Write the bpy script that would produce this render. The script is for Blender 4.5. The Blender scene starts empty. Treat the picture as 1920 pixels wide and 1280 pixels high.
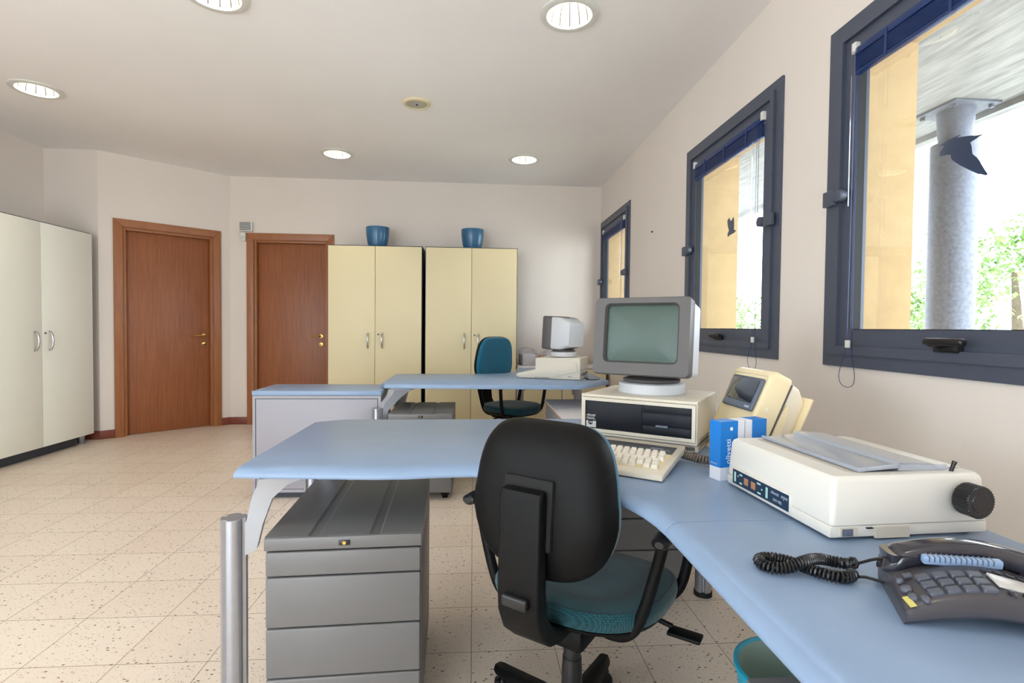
import bpy, bmesh, math, random
from mathutils import Vector, Matrix
random.seed(7)
COL = bpy.context.scene.collection
PI = math.pi
R = math.radians

# ------------------------------------------------------------------ materials
def lin(c):
    return tuple(((v/255)/12.92 if v/255 <= .04045 else ((v/255+.055)/1.055)**2.4) for v in c)

def mat(name, col, rough=.5, metal=0., var=0., vscale=8., bump=0., bscale=200., coat=0., spec=.5, stretch=None, sheen=0.):
    m = bpy.data.materials.new(name); m.use_nodes = True
    nt = m.node_tree; b = nt.nodes['Principled BSDF']
    c = lin(col)
    b.inputs['Base Color'].default_value = (*c, 1)
    b.inputs['Roughness'].default_value = rough
    b.inputs['Metallic'].default_value = metal
    b.inputs['Specular IOR Level'].default_value = spec
    b.inputs['Coat Weight'].default_value = coat
    if sheen: b.inputs['Sheen Weight'].default_value = sheen
    tc = nt.nodes.new('ShaderNodeTexCoord')
    src = tc.outputs['Object']
    if stretch:
        mp = nt.nodes.new('ShaderNodeMapping'); mp.inputs['Scale'].default_value = stretch
        nt.links.new(src, mp.inputs['Vector']); src = mp.outputs['Vector']
    if var:
        n = nt.nodes.new('ShaderNodeTexNoise'); n.inputs['Scale'].default_value = vscale; n.inputs['Detail'].default_value = 5
        nt.links.new(src, n.inputs['Vector'])
        r = nt.nodes.new('ShaderNodeValToRGB')
        r.color_ramp.elements[0].position = .3; r.color_ramp.elements[1].position = .7
        r.color_ramp.elements[0].color = (*[max(0, v*(1-var)) for v in c], 1)
        r.color_ramp.elements[1].color = (*[min(1, v*(1+var)) for v in c], 1)
        nt.links.new(n.outputs['Fac'], r.inputs['Fac']); nt.links.new(r.outputs['Color'], b.inputs['Base Color'])
    if bump:
        n = nt.nodes.new('ShaderNodeTexNoise'); n.inputs['Scale'].default_value = bscale
        nt.links.new(src, n.inputs['Vector'])
        bp = nt.nodes.new('ShaderNodeBump'); bp.inputs['Strength'].default_value = bump; bp.inputs['Distance'].default_value = .002
        nt.links.new(n.outputs['Fac'], bp.inputs['Height']); nt.links.new(bp.outputs['Normal'], b.inputs['Normal'])
    return m

def glassmat(name, tint=(1, 1, 1), refl=.08, rough=0., haze=None, hz=0.):
    m = bpy.data.materials.new(name); m.use_nodes = True
    nt = m.node_tree; nt.nodes.clear()
    o = nt.nodes.new('ShaderNodeOutputMaterial'); mx = nt.nodes.new('ShaderNodeMixShader')
    t = nt.nodes.new('ShaderNodeBsdfTransparent'); g = nt.nodes.new('ShaderNodeBsdfGlossy')
    t.inputs['Color'].default_value = (*tint, 1); g.inputs['Roughness'].default_value = rough
    f = nt.nodes.new('ShaderNodeLayerWeight'); f.inputs['Blend'].default_value = .25
    mm = nt.nodes.new('ShaderNodeMath'); mm.operation = 'MULTIPLY'; mm.inputs[1].default_value = refl*4
    nt.links.new(f.outputs['Fresnel'], mm.inputs[0]); nt.links.new(mm.outputs[0], mx.inputs['Fac'])
    nt.links.new(t.outputs[0], mx.inputs[1]); nt.links.new(g.outputs[0], mx.inputs[2]); nt.links.new(mx.outputs[0], o.inputs['Surface'])
    if haze:
        d = nt.nodes.new('ShaderNodeBsdfDiffuse'); d.inputs['Color'].default_value = (*haze, 1); m2 = nt.nodes.new('ShaderNodeMixShader'); m2.inputs['Fac'].default_value = hz
        nt.links.new(mx.outputs[0], m2.inputs[1]); nt.links.new(d.outputs[0], m2.inputs[2]); nt.links.new(m2.outputs[0], o.inputs['Surface'])
    return m

def woodmat(name, c1, c2, rough=.4, sc=(30, 30, 1.2)):
    m = bpy.data.materials.new(name); m.use_nodes = True
    nt = m.node_tree; b = nt.nodes['Principled BSDF']; b.inputs['Roughness'].default_value = rough
    tc = nt.nodes.new('ShaderNodeTexCoord'); mp = nt.nodes.new('ShaderNodeMapping'); mp.inputs['Scale'].default_value = sc
    n = nt.nodes.new('ShaderNodeTexNoise'); n.inputs['Scale'].default_value = 3; n.inputs['Detail'].default_value = 8; n.inputs['Roughness'].default_value = .65
    r = nt.nodes.new('ShaderNodeValToRGB'); r.color_ramp.elements[0].position = .3; r.color_ramp.elements[1].position = .72
    r.color_ramp.elements[0].color = (*lin(c1), 1); r.color_ramp.elements[1].color = (*lin(c2), 1)
    nt.links.new(tc.outputs['Object'], mp.inputs['Vector']); nt.links.new(mp.outputs['Vector'], n.inputs['Vector'])
    nt.links.new(n.outputs['Fac'], r.inputs['Fac']); nt.links.new(r.outputs['Color'], b.inputs['Base Color'])
    return m

def tilemat():
    m = bpy.data.materials.new('speckled_floor_tile'); m.use_nodes = True
    nt = m.node_tree; b = nt.nodes['Principled BSDF']; L = nt.links
    b.inputs['Roughness'].default_value = .36; b.inputs['Specular IOR Level'].default_value = .5
    tc = nt.nodes.new('ShaderNodeTexCoord')
    sep = nt.nodes.new('ShaderNodeSeparateXYZ'); L.new(tc.outputs['Object'], sep.inputs[0])
    def M(op, a, bb=None):
        n = nt.nodes.new('ShaderNodeMath'); n.operation = op
        for i, v in enumerate((a, bb)):
            if v is None: continue
            if isinstance(v, (int, float)): n.inputs[i].default_value = v
            else: L.new(v, n.inputs[i])
        return n.outputs[0]
    T = .30
    gs = []
    for ax, off in (('X', .0012), ('Y', .0363)):
        f = M('DIVIDE', M('SUBTRACT', sep.outputs[ax], off), T)
        fr = M('FRACT', f)
        d = M('MULTIPLY', M('MINIMUM', fr, M('SUBTRACT', 1., fr)), T)
        gs.append((d, M('FLOOR', f)))
    grout = M('LESS_THAN', M('MINIMUM', gs[0][0], gs[1][0]), .0013)
    wn = nt.nodes.new('ShaderNodeTexWhiteNoise'); wn.noise_dimensions = '2D'
    cb = nt.nodes.new('ShaderNodeCombineXYZ'); L.new(gs[0][1], cb.inputs[0]); L.new(gs[1][1], cb.inputs[1]); L.new(cb.outputs[0], wn.inputs['Vector'])
    def specks(scale, thr, seed):
        mp = nt.nodes.new('ShaderNodeMapping'); mp.inputs['Location'].default_value = (seed, seed*.7, 0); mp.inputs['Rotation'].default_value = (0, 0, .5)
        mp.inputs['Scale'].default_value = (1, 1.7, 1); L.new(tc.outputs['Object'], mp.inputs[0])
        v = nt.nodes.new('ShaderNodeTexVoronoi'); v.voronoi_dimensions = '2D'; v.inputs['Scale'].default_value = scale; v.inputs['Randomness'].default_value = 1
        L.new(mp.outputs[0], v.inputs['Vector'])
        sc = nt.nodes.new('ShaderNodeSeparateColor'); L.new(v.outputs['Color'], sc.inputs[0])
        rad = M('MULTIPLY', M('POWER', sc.outputs[0], 7.), thr)
        return M('LESS_THAN', v.outputs['Distance'], rad), sc.outputs[1]
    s1, t1 = specks(48, .28, 0); s2, t2 = specks(120, .36, 3.3)
    n = nt.nodes.new('ShaderNodeTexNoise'); n.inputs['Scale'].default_value = 3.; n.inputs['Detail'].default_value = 6
    L.new(tc.outputs['Object'], n.inputs['Vector'])
    base = nt.nodes.new('ShaderNodeMix'); base.data_type = 'RGBA'
    base.inputs[6].default_value = (*lin((233, 216, 198)), 1); base.inputs[7].default_value = (*lin((244, 230, 214)), 1)
    fac = M('ADD', M('MULTIPLY', wn.outputs['Value'], .45), M('MULTIPLY', n.outputs['Fac'], .5)); L.new(fac, base.inputs[0])
    cur = base.outputs[2]
    for s, colr, k in ((s2, (150, 120, 92), .75), (s1, (92, 72, 56), .9)):
        mx = nt.nodes.new('ShaderNodeMix'); mx.data_type = 'RGBA'; mx.inputs[7].default_value = (*lin(colr), 1)
        L.new(M('MULTIPLY', s, k), mx.inputs[0]); L.new(cur, mx.inputs[6]); cur = mx.outputs[2]
    mx = nt.nodes.new('ShaderNodeMix'); mx.data_type = 'RGBA'; mx.inputs[7].default_value = (*lin((120, 98, 78)), 1)
    L.new(M('MULTIPLY', grout, .9), mx.inputs[0]); L.new(cur, mx.inputs[6])
    L.new(mx.outputs[2], b.inputs['Base Color'])
    rr = M('ADD', .30, M('MULTIPLY', n.outputs['Fac'], .16)); L.new(rr, b.inputs['Roughness'])
    return m

def soffitmat():
    m = mat('board_marked_concrete', (196, 190, 178), .9)
    nt = m.node_tree; b = nt.nodes['Principled BSDF']
    tc = nt.nodes.new('ShaderNodeTexCoord'); mp = nt.nodes.new('ShaderNodeMapping'); mp.inputs['Scale'].default_value = (12, 1.6, 1)
    n = nt.nodes.new('ShaderNodeTexNoise'); n.inputs['Scale'].default_value = 2.2; n.inputs['Detail'].default_value = 7
    r = nt.nodes.new('ShaderNodeValToRGB'); r.color_ramp.elements[0].position = .3; r.color_ramp.elements[1].position = .7
    r.color_ramp.elements[0].color = (*lin((112, 112, 112)), 1); r.color_ramp.elements[1].color = (*lin((146, 146, 146)), 1)
    nt.links.new(tc.outputs['Object'], mp.inputs[0]); nt.links.new(mp.outputs[0], n.inputs['Vector'])
    nt.links.new(n.outputs['Fac'], r.inputs[0]); nt.links.new(r.outputs[0], b.inputs['Base Color'])
    return m

def weavemat(name, c1, c2, scale=420):
    m = mat(name, c1, .9, sheen=.25)
    nt = m.node_tree; b = nt.nodes['Principled BSDF']
    tc = nt.nodes.new('ShaderNodeTexCoord')
    v = nt.nodes.new('ShaderNodeTexVoronoi'); v.inputs['Scale'].default_value = scale; v.inputs['Randomness'].default_value = .25
    r = nt.nodes.new('ShaderNodeValToRGB'); r.color_ramp.elements[0].position = .15; r.color_ramp.elements[1].position = .6
    r.color_ramp.elements[0].color = (*lin(c2), 1); r.color_ramp.elements[1].color = (*lin(c1), 1)
    nt.links.new(tc.outputs['Object'], v.inputs['Vector']); nt.links.new(v.outputs['Distance'], r.inputs[0]); nt.links.new(r.outputs[0], b.inputs['Base Color'])
    return m

WALL = mat('off_white_wall_paint', (229, 219, 210), .85, var=.025, vscale=1.2, bump=.15, bscale=90)
CEIL = mat('white_ceiling_paint', (243, 240, 238), .9, var=.03, vscale=.9, bump=.1, bscale=60)
ORANGE = mat('orange_render', (186, 158, 116), .9, var=.06, vscale=14, bump=.4, bscale=160)
FLOOR = tilemat()
SOFFIT = soffitmat()
WOOD = woodmat('mahogany_veneer', (134, 76, 42), (162, 100, 62), .42)
TRIMW = woodmat('brown_wood_trim', (144, 88, 50), (170, 110, 68), .4)
SKIRT = woodmat('red_brown_skirting', (112, 52, 40), (136, 70, 54), .45, (3, 3, 20))
BRASS = mat('polished_brass', (212, 170, 96), .22, 1.)
CREAM = mat('cream_laminate', (230, 217, 178), .5, var=.012, vscale=2)
CREAM2 = mat('ivory_laminate', (247, 247, 236), .42, var=.012, vscale=2)
EDGE = mat('dark_grey_carcass', (58, 62, 72), .45)
STEEL = mat('satin_steel', (190, 190, 192), .28, 1.)
ALU = mat('brushed_aluminium', (176, 180, 190), .3, .85, var=.04, vscale=30)
CASTG = mat('grey_cast_metal', (176, 179, 186), .42, .35)
BLUET = mat('blue_grey_desk_laminate', (138, 161, 192), .36, spec=.5, var=.035, vscale=9)
GREYM = mat('warm_grey_metal', (112, 111, 112), .42, .1, var=.02, vscale=5)
GREYL = mat('lilac_grey_laminate', (160, 158, 168), .45, var=.012, vscale=4)
WHITEL = mat('white_laminate', (228, 224, 228), .4)
CHIP = mat('raw_board_edge', (196, 160, 116), .8)
BLACK = mat('black_plastic', (9, 9, 10), .5, bump=.25, bscale=500, spec=.18)
BLACKS = mat('smooth_black_plastic', (24, 24, 27), .3)
RUBBER = mat('black_rubber', (16, 16, 17), .8)
TEAL = weavemat('teal_seat_weave', (2, 48, 58), (24, 92, 100), 210)
TEALB = weavemat('teal_back_fabric', (6, 92, 120), (14, 116, 144), 700)
ANTH = mat('anthracite_window_aluminium', (80, 86, 102), .42, .2, var=.03, vscale=20)
GASK = mat('black_gasket', (18, 19, 24), .7)
BLIND = mat('navy_blind_slat', (24, 52, 108), .35, .2)
CLEAR = glassmat('clear_plastic', (.96, .97, 1.), .14, .08)
GLASS = glassmat('window_glass', (.97, .985, .98), .05)
LIDHAZE = glassmat('sky_hazed_printer_cover', (.90, .92, .98), .3, .06, (.84, .88, .96), .3)  # bluish-white diffuse stands in for sky reflected in the lid
WRAP = glassmat('crinkled_clear_wrap', (.97, .97, .98), .12, .2, (.85, .85, .88), .12)
BEIGE = mat('beige_computer_plastic', (216, 208, 192), .45, var=.012, vscale=10)
BEIGE2 = mat('shaded_grey_plastic', (88, 84, 83), .5)  # monitor fronts: their shade against the backlight is put into this grey
LGREY = mat('light_grey_plastic', (206, 208, 212), .45)
NAVY = mat('dark_navy_panel', (14, 17, 28), .5, spec=.3)
SCREEN = mat('grey_green_tube_glass', (68, 88, 80), .4)
KEYW = mat('ivory_keycap', (232, 226, 214), .5)
KEYBED = mat('cream_key_bed', (222, 208, 168), .6)
COILB = mat('brown_coil_cable', (104, 92, 82), .5)
PRN = mat('ivory_printer_plastic', (222, 219, 212), .42, var=.01, vscale=8)
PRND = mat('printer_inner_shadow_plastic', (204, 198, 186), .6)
PANELB = mat('petrol_blue_panel', (22, 48, 72), .4)
MINT = mat('pale_mint_print', (176, 214, 204), .6)
COPPER = mat('copper_button', (172, 122, 92), .5)
PALEINK = mat('pale_print', (170, 180, 196), .6)
WHITEINK = mat('white_print', (236, 236, 238), .6)
BOXB = mat('cobalt_blue_card', (20, 122, 206), .4)
BOXW = mat('white_card', (226, 228, 236), .45)
CLOCK = mat('cream_terminal_plastic', (236, 218, 178), .4)
CLOCKW = mat('pale_terminal_side', (242, 232, 212), .45)
BEZEL = mat('slate_bezel', (98, 106, 122), .35)
DISPG = mat('dark_display_glass', (40, 46, 56), .08, coat=.6)
PHONE = mat('charcoal_phone_plastic', (66, 64, 70), .36, coat=.2)
HANDS = mat('glossy_dark_handset', (44, 44, 54), .2, coat=.5)
KEYG = mat('slate_phone_key', (86, 90, 102), .35)
SILV = mat('silver_blue_grille', (150, 176, 212), .35, .2)
YELL = mat('yellow_print', (206, 196, 110), .6)
DISPL = mat('pale_phone_label', (204, 202, 200), .3)
POTB = mat('glazed_blue_pot', (40, 98, 138), .32, coat=.2)
TURQ = mat('turquoise_bin_plastic', (40, 168, 200), .35)
TURQI = mat('dull_bin_inside', (156, 180, 170), .6)
PAPER = mat('brown_card', (170, 110, 80), .7)
TAN = mat('tan_roll_paper', (214, 186, 146), .7)
WHITEP = mat('white_plastic', (224, 222, 214), .5)
GRILL = mat('grey_sounder_grille', (120, 122, 124), .6)
REFL = mat('bright_reflector', (170, 168, 162), .45, .2)
SEAM = mat('dark_reflector_seam', (22, 19, 16), .9)
RING = mat('grey_lamp_trim', (228, 228, 222), .4, .2)
SPKR = mat('cream_speaker_ring', (222, 208, 168), .6)
MESHG = mat('grey_speaker_mesh', (182, 178, 164), .7, bump=.5, bscale=900)
BIRD = mat('glare_hazed_vinyl', (36, 54, 88), .5)  # black vinyl with the blue haze of window glare put into its colour
STEELC = mat('painted_steel_column', (98, 102, 114), .6, .3, var=.2, vscale=40)
LEAF = mat('green_leaves', (132, 160, 100), .6, var=.35, vscale=6)
BARK = mat('grey_bark', (96, 84, 70), .9, var=.2, vscale=12)
GROUND = mat('pale_paving', (206, 204, 196), .9, var=.06, vscale=1.5)
LAMPM = bpy.data.materials.new('lit_lamp'); LAMPM.use_nodes = True
_b = LAMPM.node_tree.nodes['Principled BSDF']; _b.inputs['Emission Color'].default_value = (1, .93, .82, 1); _b.inputs['Emission Strength'].default_value = 4

# ------------------------------------------------------------------ mesh builder
def axmap(plane):
    # local (u, v, w) -> xyz ; w is the extrusion direction
    return {'xy': Matrix(((1,0,0,0),(0,1,0,0),(0,0,1,0),(0,0,0,1))),
            'xz': Matrix(((1,0,0,0),(0,0,1,0),(0,1,0,0),(0,0,0,1))),
            'yz': Matrix(((0,0,1,0),(1,0,0,0),(0,1,0,0),(0,0,0,1)))}[plane]

class MB:
    def __init__(s, X=None): s.bm = bmesh.new(); s.X = X or Matrix()
    def _add(s, t, X, mi):
        bmesh.ops.recalc_face_normals(t, faces=t.faces)
        if X is not None: bmesh.ops.transform(t, matrix=X, verts=t.verts)
        bmesh.ops.transform(t, matrix=s.X, verts=t.verts)
        if (s.X.to_3x3() @ (X.to_3x3() if X is not None else Matrix.Identity(3))).determinant() < 0:
            bmesh.ops.reverse_faces(t, faces=t.faces)
        for f in t.faces: f.material_index = mi
        me = bpy.data.meshes.new('tmp'); t.to_mesh(me); t.free(); s.bm.from_mesh(me); bpy.data.meshes.remove(me)
        return s
    def box(s, x0, y0, z0, x1, y1, z1, bev=0., seg=2, X=None, mi=0):
        t = bmesh.new()
        vs = [t.verts.new((x, y, z)) for x in (x0, x1) for y in (y0, y1) for z in (z0, z1)]
        for q in ((0,1,3,2),(4,6,7,5),(0,4,5,1),(2,3,7,6),(0,2,6,4),(1,5,7,3)): t.faces.new([vs[i] for i in q])
        if bev: bmesh.ops.bevel(t, geom=list(t.edges), offset=bev, segments=seg, affect='EDGES', profile=.5)
        return s._add(t, X, mi)
    def prism(s, pts, w0, w1, plane='xy', bev=0., seg=2, X=None, mi=0, which='caps'):
        t = bmesh.new()
        a = [t.verts.new((p[0], p[1], w0)) for p in pts]; b = [t.verts.new((p[0], p[1], w1)) for p in pts]
        fa = t.faces.new(a); fb = t.faces.new(b)
        n = len(pts)
        for i in range(n): t.faces.new((a[i], a[(i+1) % n], b[(i+1) % n], b[i]))
        if bev:
            bmesh.ops.recalc_face_normals(t, faces=t.faces)
            es = set(fa.edges) | set(fb.edges) if which == 'caps' else set(fb.edges) if which == 'top' else set(t.edges)
            bmesh.ops.bevel(t, geom=list(es), offset=bev, segments=seg, affect='EDGES', profile=.5)
        m = axmap(plane)
        return s._add(t, (X @ m) if X is not None else m, mi)
    def loft(s, rings, cap=True, closed=True, X=None, mi=0, capend=None):
        t = bmesh.new()
        rr = [[t.verts.new(p) for p in r] for r in rings]
        n = len(rr[0])
        for a, b in zip(rr, rr[1:]):
            for i in range(n if closed else n-1):
                t.faces.new((a[i], a[(i+1) % n], b[(i+1) % n], b[i]))
        if cap and closed:
            if capend in (None, 0): t.faces.new(rr[0])
            if capend in (None, 1): t.faces.new(rr[-1])
        return s._add(t, X, mi)
    def lathe(s, prof, n=32, X=None, mi=0, cap=True):
        rings = [[(r*math.cos(2*PI*i/n), r*math.sin(2*PI*i/n), z) for i in range(n)] for r, z in prof]
        return s.loft(rings, cap, True, X, mi)
    def cyl(s, p0, p1, r0, r1=None, n=20, mi=0, bev=0.):
        r1 = r0 if r1 is None else r1
        p0 = Vector(p0); p1 = Vector(p1); d = p1-p0; q = d.to_track_quat('Z', 'Y').to_matrix().to_4x4(); q.translation = p0
        L = d.length
        pr = [(r0, 0), (r1, L)] if not bev else [(r0-bev, 0), (r0-bev*.3, bev*.3), (r0, bev), (r1, L-bev), (r1-bev*.3, L-bev*.3), (r1-bev, L)]
        return s.lathe(pr, n, q, mi)
    def tube(s, path, r, n=8, mi=0, flat=1.):
        P = [Vector(p) for p in path]; rs = r if isinstance(r, (list, tuple)) else [r]*len(P)
        rings = []; up = None
        for i, p in enumerate(P):
            d = (P[min(i+1, len(P)-1)]-P[max(i-1, 0)]).normalized()
            if up is None:
                up = Vector((0, 0, 1)) if abs(d.z) < .9 else Vector((1, 0, 0))
            sd = d.cross(up).normalized(); up = sd.cross(d).normalized()
            rings.append([tuple(p+sd*math.cos(2*PI*k/n)*rs[i]+up*math.sin(2*PI*k/n)*rs[i]*flat) for k in range(n)])
        return s.loft(rings, True, True, None, mi)
    def build(s, name, mats, parent=None, loc=(0, 0, 0), rot=(0, 0, 0), sharp=.62):
        bm = s.bm
        for e in bm.edges:
            e.smooth = not (len(e.link_faces) == 2 and e.calc_face_angle(0) > sharp)
        for f in bm.faces: f.smooth = True
        me = bpy.data.meshes.new(name); bm.to_mesh(me); bm.free()
        for m in (mats if isinstance(mats, (list, tuple)) else [mats]): me.materials.append(m)
        o = bpy.data.objects.new(name, me); COL.objects.link(o)
        o.location = loc; o.rotation_euler = rot
        if parent: o.parent = parent
        return o

def tag(o, label=None, cat=None, group=None, kind=None):
    if label: o['label'] = label
    if cat: o['category'] = cat
    if group: o['group'] = group
    if kind: o['kind'] = kind
    return o
def thing(name, label, cat, loc=(0, 0, 0), rz=0., group=None, size=1.):
    o = bpy.data.objects.new(name, None); COL.objects.link(o); o.empty_display_size = .1
    o.location = loc; o.rotation_euler = (0, 0, rz); o.scale = (size,)*3
    return tag(o, label, cat, group)
def struct(o): o['kind'] = 'structure'; return o
def one(mb, name, mats, **k): return mb.build(name, mats, **k)
def copy_tree(o, parent=None):
    c = o.copy(); COL.objects.link(c); c.parent = parent
    for ch in list(o.children): copy_tree(ch, c)
    return c
def T(x, y, z, rx=0, ry=0, rz=0):
    return Matrix.Translation((x, y, z)) @ Matrix.Rotation(rz, 4, 'Z') @ Matrix.Rotation(ry, 4, 'Y') @ Matrix.Rotation(rx, 4, 'X')

def text(name, lines, mats, parent, M, ext=.0003):
    """lettering as one mesh; lines = [(string, size, x, y, xscale)], plane local xy mapped by M"""
    bm = bmesh.new()
    for st, size, x, y, xs in lines:
        cu = bpy.data.curves.new('t', 'FONT'); cu.body = st; cu.size = size; cu.extrude = ext; cu.resolution_u = 2
        ob = bpy.data.objects.new('t', cu); COL.objects.link(ob)
        dg = bpy.context.evaluated_depsgraph_get(); dg.update()
        me = bpy.data.meshes.new_from_object(ob.evaluated_get(dg))
        me.transform(M @ Matrix.Translation((x, y, 0)) @ Matrix.Diagonal((xs, 1, 1, 1)))
        bm.from_mesh(me); bpy.data.meshes.remove(me); bpy.data.objects.remove(ob); bpy.data.curves.remove(cu)
    me = bpy.data.meshes.new(name); bm.to_mesh(me); bm.free(); me.materials.append(mats)
    o = bpy.data.objects.new(name, me); COL.objects.link(o); o.parent = parent
    return o

def inset(pts, ds):
    """pts CCW; ds[i] inset of the edge pts[i]->pts[i+1]"""
    n = len(pts); out = []
    for i in range(n):
        a = Vector(pts[i-1]).to_2d() if False else Vector(pts[i-1][:2]); p = Vector(pts[i][:2]); b = Vector(pts[(i+1) % n][:2])
        e0 = (p-a).normalized(); e1 = (b-p).normalized()
        n0 = Vector((-e0.y, e0.x)); n1 = Vector((-e1.y, e1.x)); d0 = ds[i-1]; d1 = ds[i]
        cr = e0.x*e1.y-e0.y*e1.x
        if abs(cr) < .05: q = p+(n0*d0+n1*d1)*.5
        else:
            A = p+n0*d0; B = p+n1*d1; w = B-A
            tt = (w.x*e1.y-w.y*e1.x)/cr; q = A+e0*tt
        out.append((q.x, q.y))
    return out
def rrect(w, d, r, n=5, cx=0., cy=0.):
    P = []
    for sx, sy, a0 in ((1, -1, -90), (1, 1, 0), (-1, 1, 90), (-1, -1, 180)):
        for k in range(n+1):
            a = R(a0+90*k/n); P.append((cx+sx*(w/2-r)+r*math.cos(a), cy+sy*(d/2-r)+r*math.sin(a)))
    return P
def smooth(pts, it=2):
    P = [Vector(p) for p in pts]
    for _ in range(it):
        Q = [P[0]]
        for a, b in zip(P, P[1:]): Q += [a*.75+b*.25, a*.25+b*.75]
        P = Q+[P[-1]]
    return P
def helix(path, rad, pitch, step=9):
    P = [Vector(p) for p in path]; out = []; ang = 0.; up = Vector((0, 0, 1))
    for a, b in zip(P, P[1:]):
        L = (b-a).length; d = (b-a).normalized(); sd = d.cross(up).normalized(); u2 = sd.cross(d)
        n = max(1, int(L/pitch*step))
        for k in range(n):
            p = a.lerp(b, k/n); out.append(p+sd*math.cos(ang)*rad+u2*math.sin(ang)*rad); ang += 2*PI*(L/n)/pitch
    return out

# ------------------------------------------------------------------ the setting
XR, YB, ZC = 1.53, 6.283, 2.857
XO = 1.90                    # outer face of the thick window wall
XL, YF = -4.2, -2.6
A0 = Vector((-3.70, 5.485)); A1 = Vector((-2.80, YB))       # slanted wall with the first door

struct(one(MB().box(XL-.3, YF-.3, -.12, XO, YB+.3, 0), 'floor', FLOOR))

LIGHTS = [(-1.36, 5.352), (.50, 5.33), (.507, 2.868), (-1.345, 2.86), (-3.192, 4.118), (.507, .38), (-1.345, .38), (-3.192, 1.62), (-1.345, -1.9), (-3.192, -.9)]
LR = .147
def ceiling():
    bm = bmesh.new(); ed = []
    def loop(P):
        v = [bm.verts.new((x, y, ZC)) for x, y in P]
        for i in range(len(v)): ed.append(bm.edges.new((v[i], v[(i+1) % len(v)])))
    loop([(XL-.3, YF-.3), (XO, YF-.3), (XO, YB+.3), (XL-.3, YB+.3)])
    for x, y in LIGHTS: loop([(x+LR*math.cos(2*PI*k/32), y+LR*math.sin(2*PI*k/32)) for k in range(32)])
    bmesh.ops.triangle_fill(bm, edges=ed, use_beauty=True)
    for f in bm.faces:
        if f.normal.z > 0: f.normal_flip()
    me = bpy.data.meshes.new('ceiling'); bm.to_mesh(me); bm.free(); me.materials.append(CEIL)
    o = bpy.data.objects.new('ceiling', me); COL.objects.link(o); struct(o)
ceiling()
struct(one(MB().box(XL-.4, YF-.4, ZC+.22, XO, YB+.4, ZC+.4), 'light_block_slab', CEIL))  # unseen, added over the lamp holes to block sky light

WINS = [2.175, 3.695, 6.245]           # far jamb of each window
WW, WZ0, WZ1 = 1.17, 1.005, 2.415
def wall_right():
    m = MB()
    spans = []; y = YF-.3
    for yf in sorted(WINS): spans.append((y, yf-WW+.02)); y = yf-.02
    spans.append((y, YB+.3))
    for a, b in spans: m.box(XR, a, 0, XO, b, ZC)
    for yf in WINS:
        m.box(XR, yf-WW+.02, 0, XO, yf-.02, WZ0+.02); m.box(XR, yf-WW+.02, WZ1-.02, XO, yf-.02, ZC)
    o = m.build('wall_right', [WALL, ORANGE])
    for p in o.data.polygons:
        p.use_smooth = False
        if p.center.x > XR+.01: p.material_index = 1
    struct(o)
wall_right()

DW, DH = .83, 2.135        # door opening
def wall_with_door(name, L, u0):
    """wall along local x from 0..L, facing -y, with an opening from u0"""
    m = MB()
    m.box(0, 0, 0, u0, .14, ZC); m.box(u0+DW, 0, 0, L, .14, ZC); m.box(u0, 0, DH, u0+DW, .14, ZC)
    return m
D2U = -2.535
o = wall_with_door('wall_back', XO+2.80, D2U+2.80).build('wall_back', WALL, loc=(-2.80, YB, 0)); struct(o)
AL = (A1-A0).length; AANG = math.atan2(A1.y-A0.y, A1.x-A0.x)
D1U = .195
o = wall_with_door('wall_slanted', AL, D1U).build('wall_slanted', WALL, loc=(A0.x, A0.y, 0), rot=(0, 0, AANG)); struct(o)
struct(one(MB().box(XL-.14, A0.y, 0, A0.x, A0.y+.25, ZC), 'wall_return', WALL))
struct(one(MB().box(XL-.3, YB+.3, -.12, XO, YB+.4, ZC+.3).box(-4.0, YB+.139, -.1, XO, YB+.3, .0), 'light_block_wall', WALL))  # unseen backing added to stop daylight leaking under the doors
LY0, LY1, LZ0, LZ1 = -2.3, .9, 1.0, 2.3       # unseen strip window in the left wall, added to bring in daylight
struct(one(MB().box(XL-.14, YF-.14, 0, XL, LY0, ZC).box(XL-.14, LY1, 0, XL, A0.y, ZC).box(XL-.14, LY0, 0, XL, LY1, LZ0).box(XL-.14, LY0, LZ1, XL, LY1, ZC), 'wall_left', WALL))
# wall behind the viewer; its unseen glazed shopfront is added for daylight
FX0, FX1, FZ0, FZ1 = -3.0, -.8, .08, 2.3
m = MB(); m.box(XL, YF-.14, 0, FX0, YF, ZC); m.box(FX1, YF-.14, 0, XR, YF, ZC); m.box(FX0, YF-.14, FZ1, FX1, YF, ZC); m.box(FX0, YF-.14, 0, FX1, YF, FZ0)
struct(m.build('wall_front', WALL))

def ringy(m, x0, z0, x1, z1, w, y0, y1, bev=.002, mi=0):
    """rectangular ring in the xz plane"""
    O = [(x0, z0), (x1, z0), (x1, z1), (x0, z1)]; I = [(x0+w, z0+w), (x1-w, z0+w), (x1-w, z1-w), (x0+w, z1-w)]
    for i in range(4):
        j = (i+1) % 4
        m.prism([O[i], O[j], I[j], I[i]], y0, y1, 'xz', bev=0, mi=mi)
def ringx(m, y0, z0, y1, z1, w, x0, x1, mi=0):
    O = [(y0, z0), (y1, z0), (y1, z1), (y0, z1)]; I = [(y0+w, z0+w), (y1-w, z0+w), (y1-w, z1-w), (y0+w, z1-w)]
    for i in range(4):
        j = (i+1) % 4
        m.prism([O[i], O[j], I[j], I[i]], x0, x1, 'yz', mi=mi)
t = thing('window_4', 'unseen glazed shopfront behind the viewer, added for daylight', 'window', (0, 0, 0)); struct(t)
m = MB(); ringy(m, FX0, FZ0, FX1, FZ1, .07, YF-.1, YF-.04)
m.box((FX0+FX1)/2-.035, YF-.1, FZ0+.07, (FX0+FX1)/2+.035, YF-.04, FZ1-.07); m.build('frame', ANTH, t)
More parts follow.
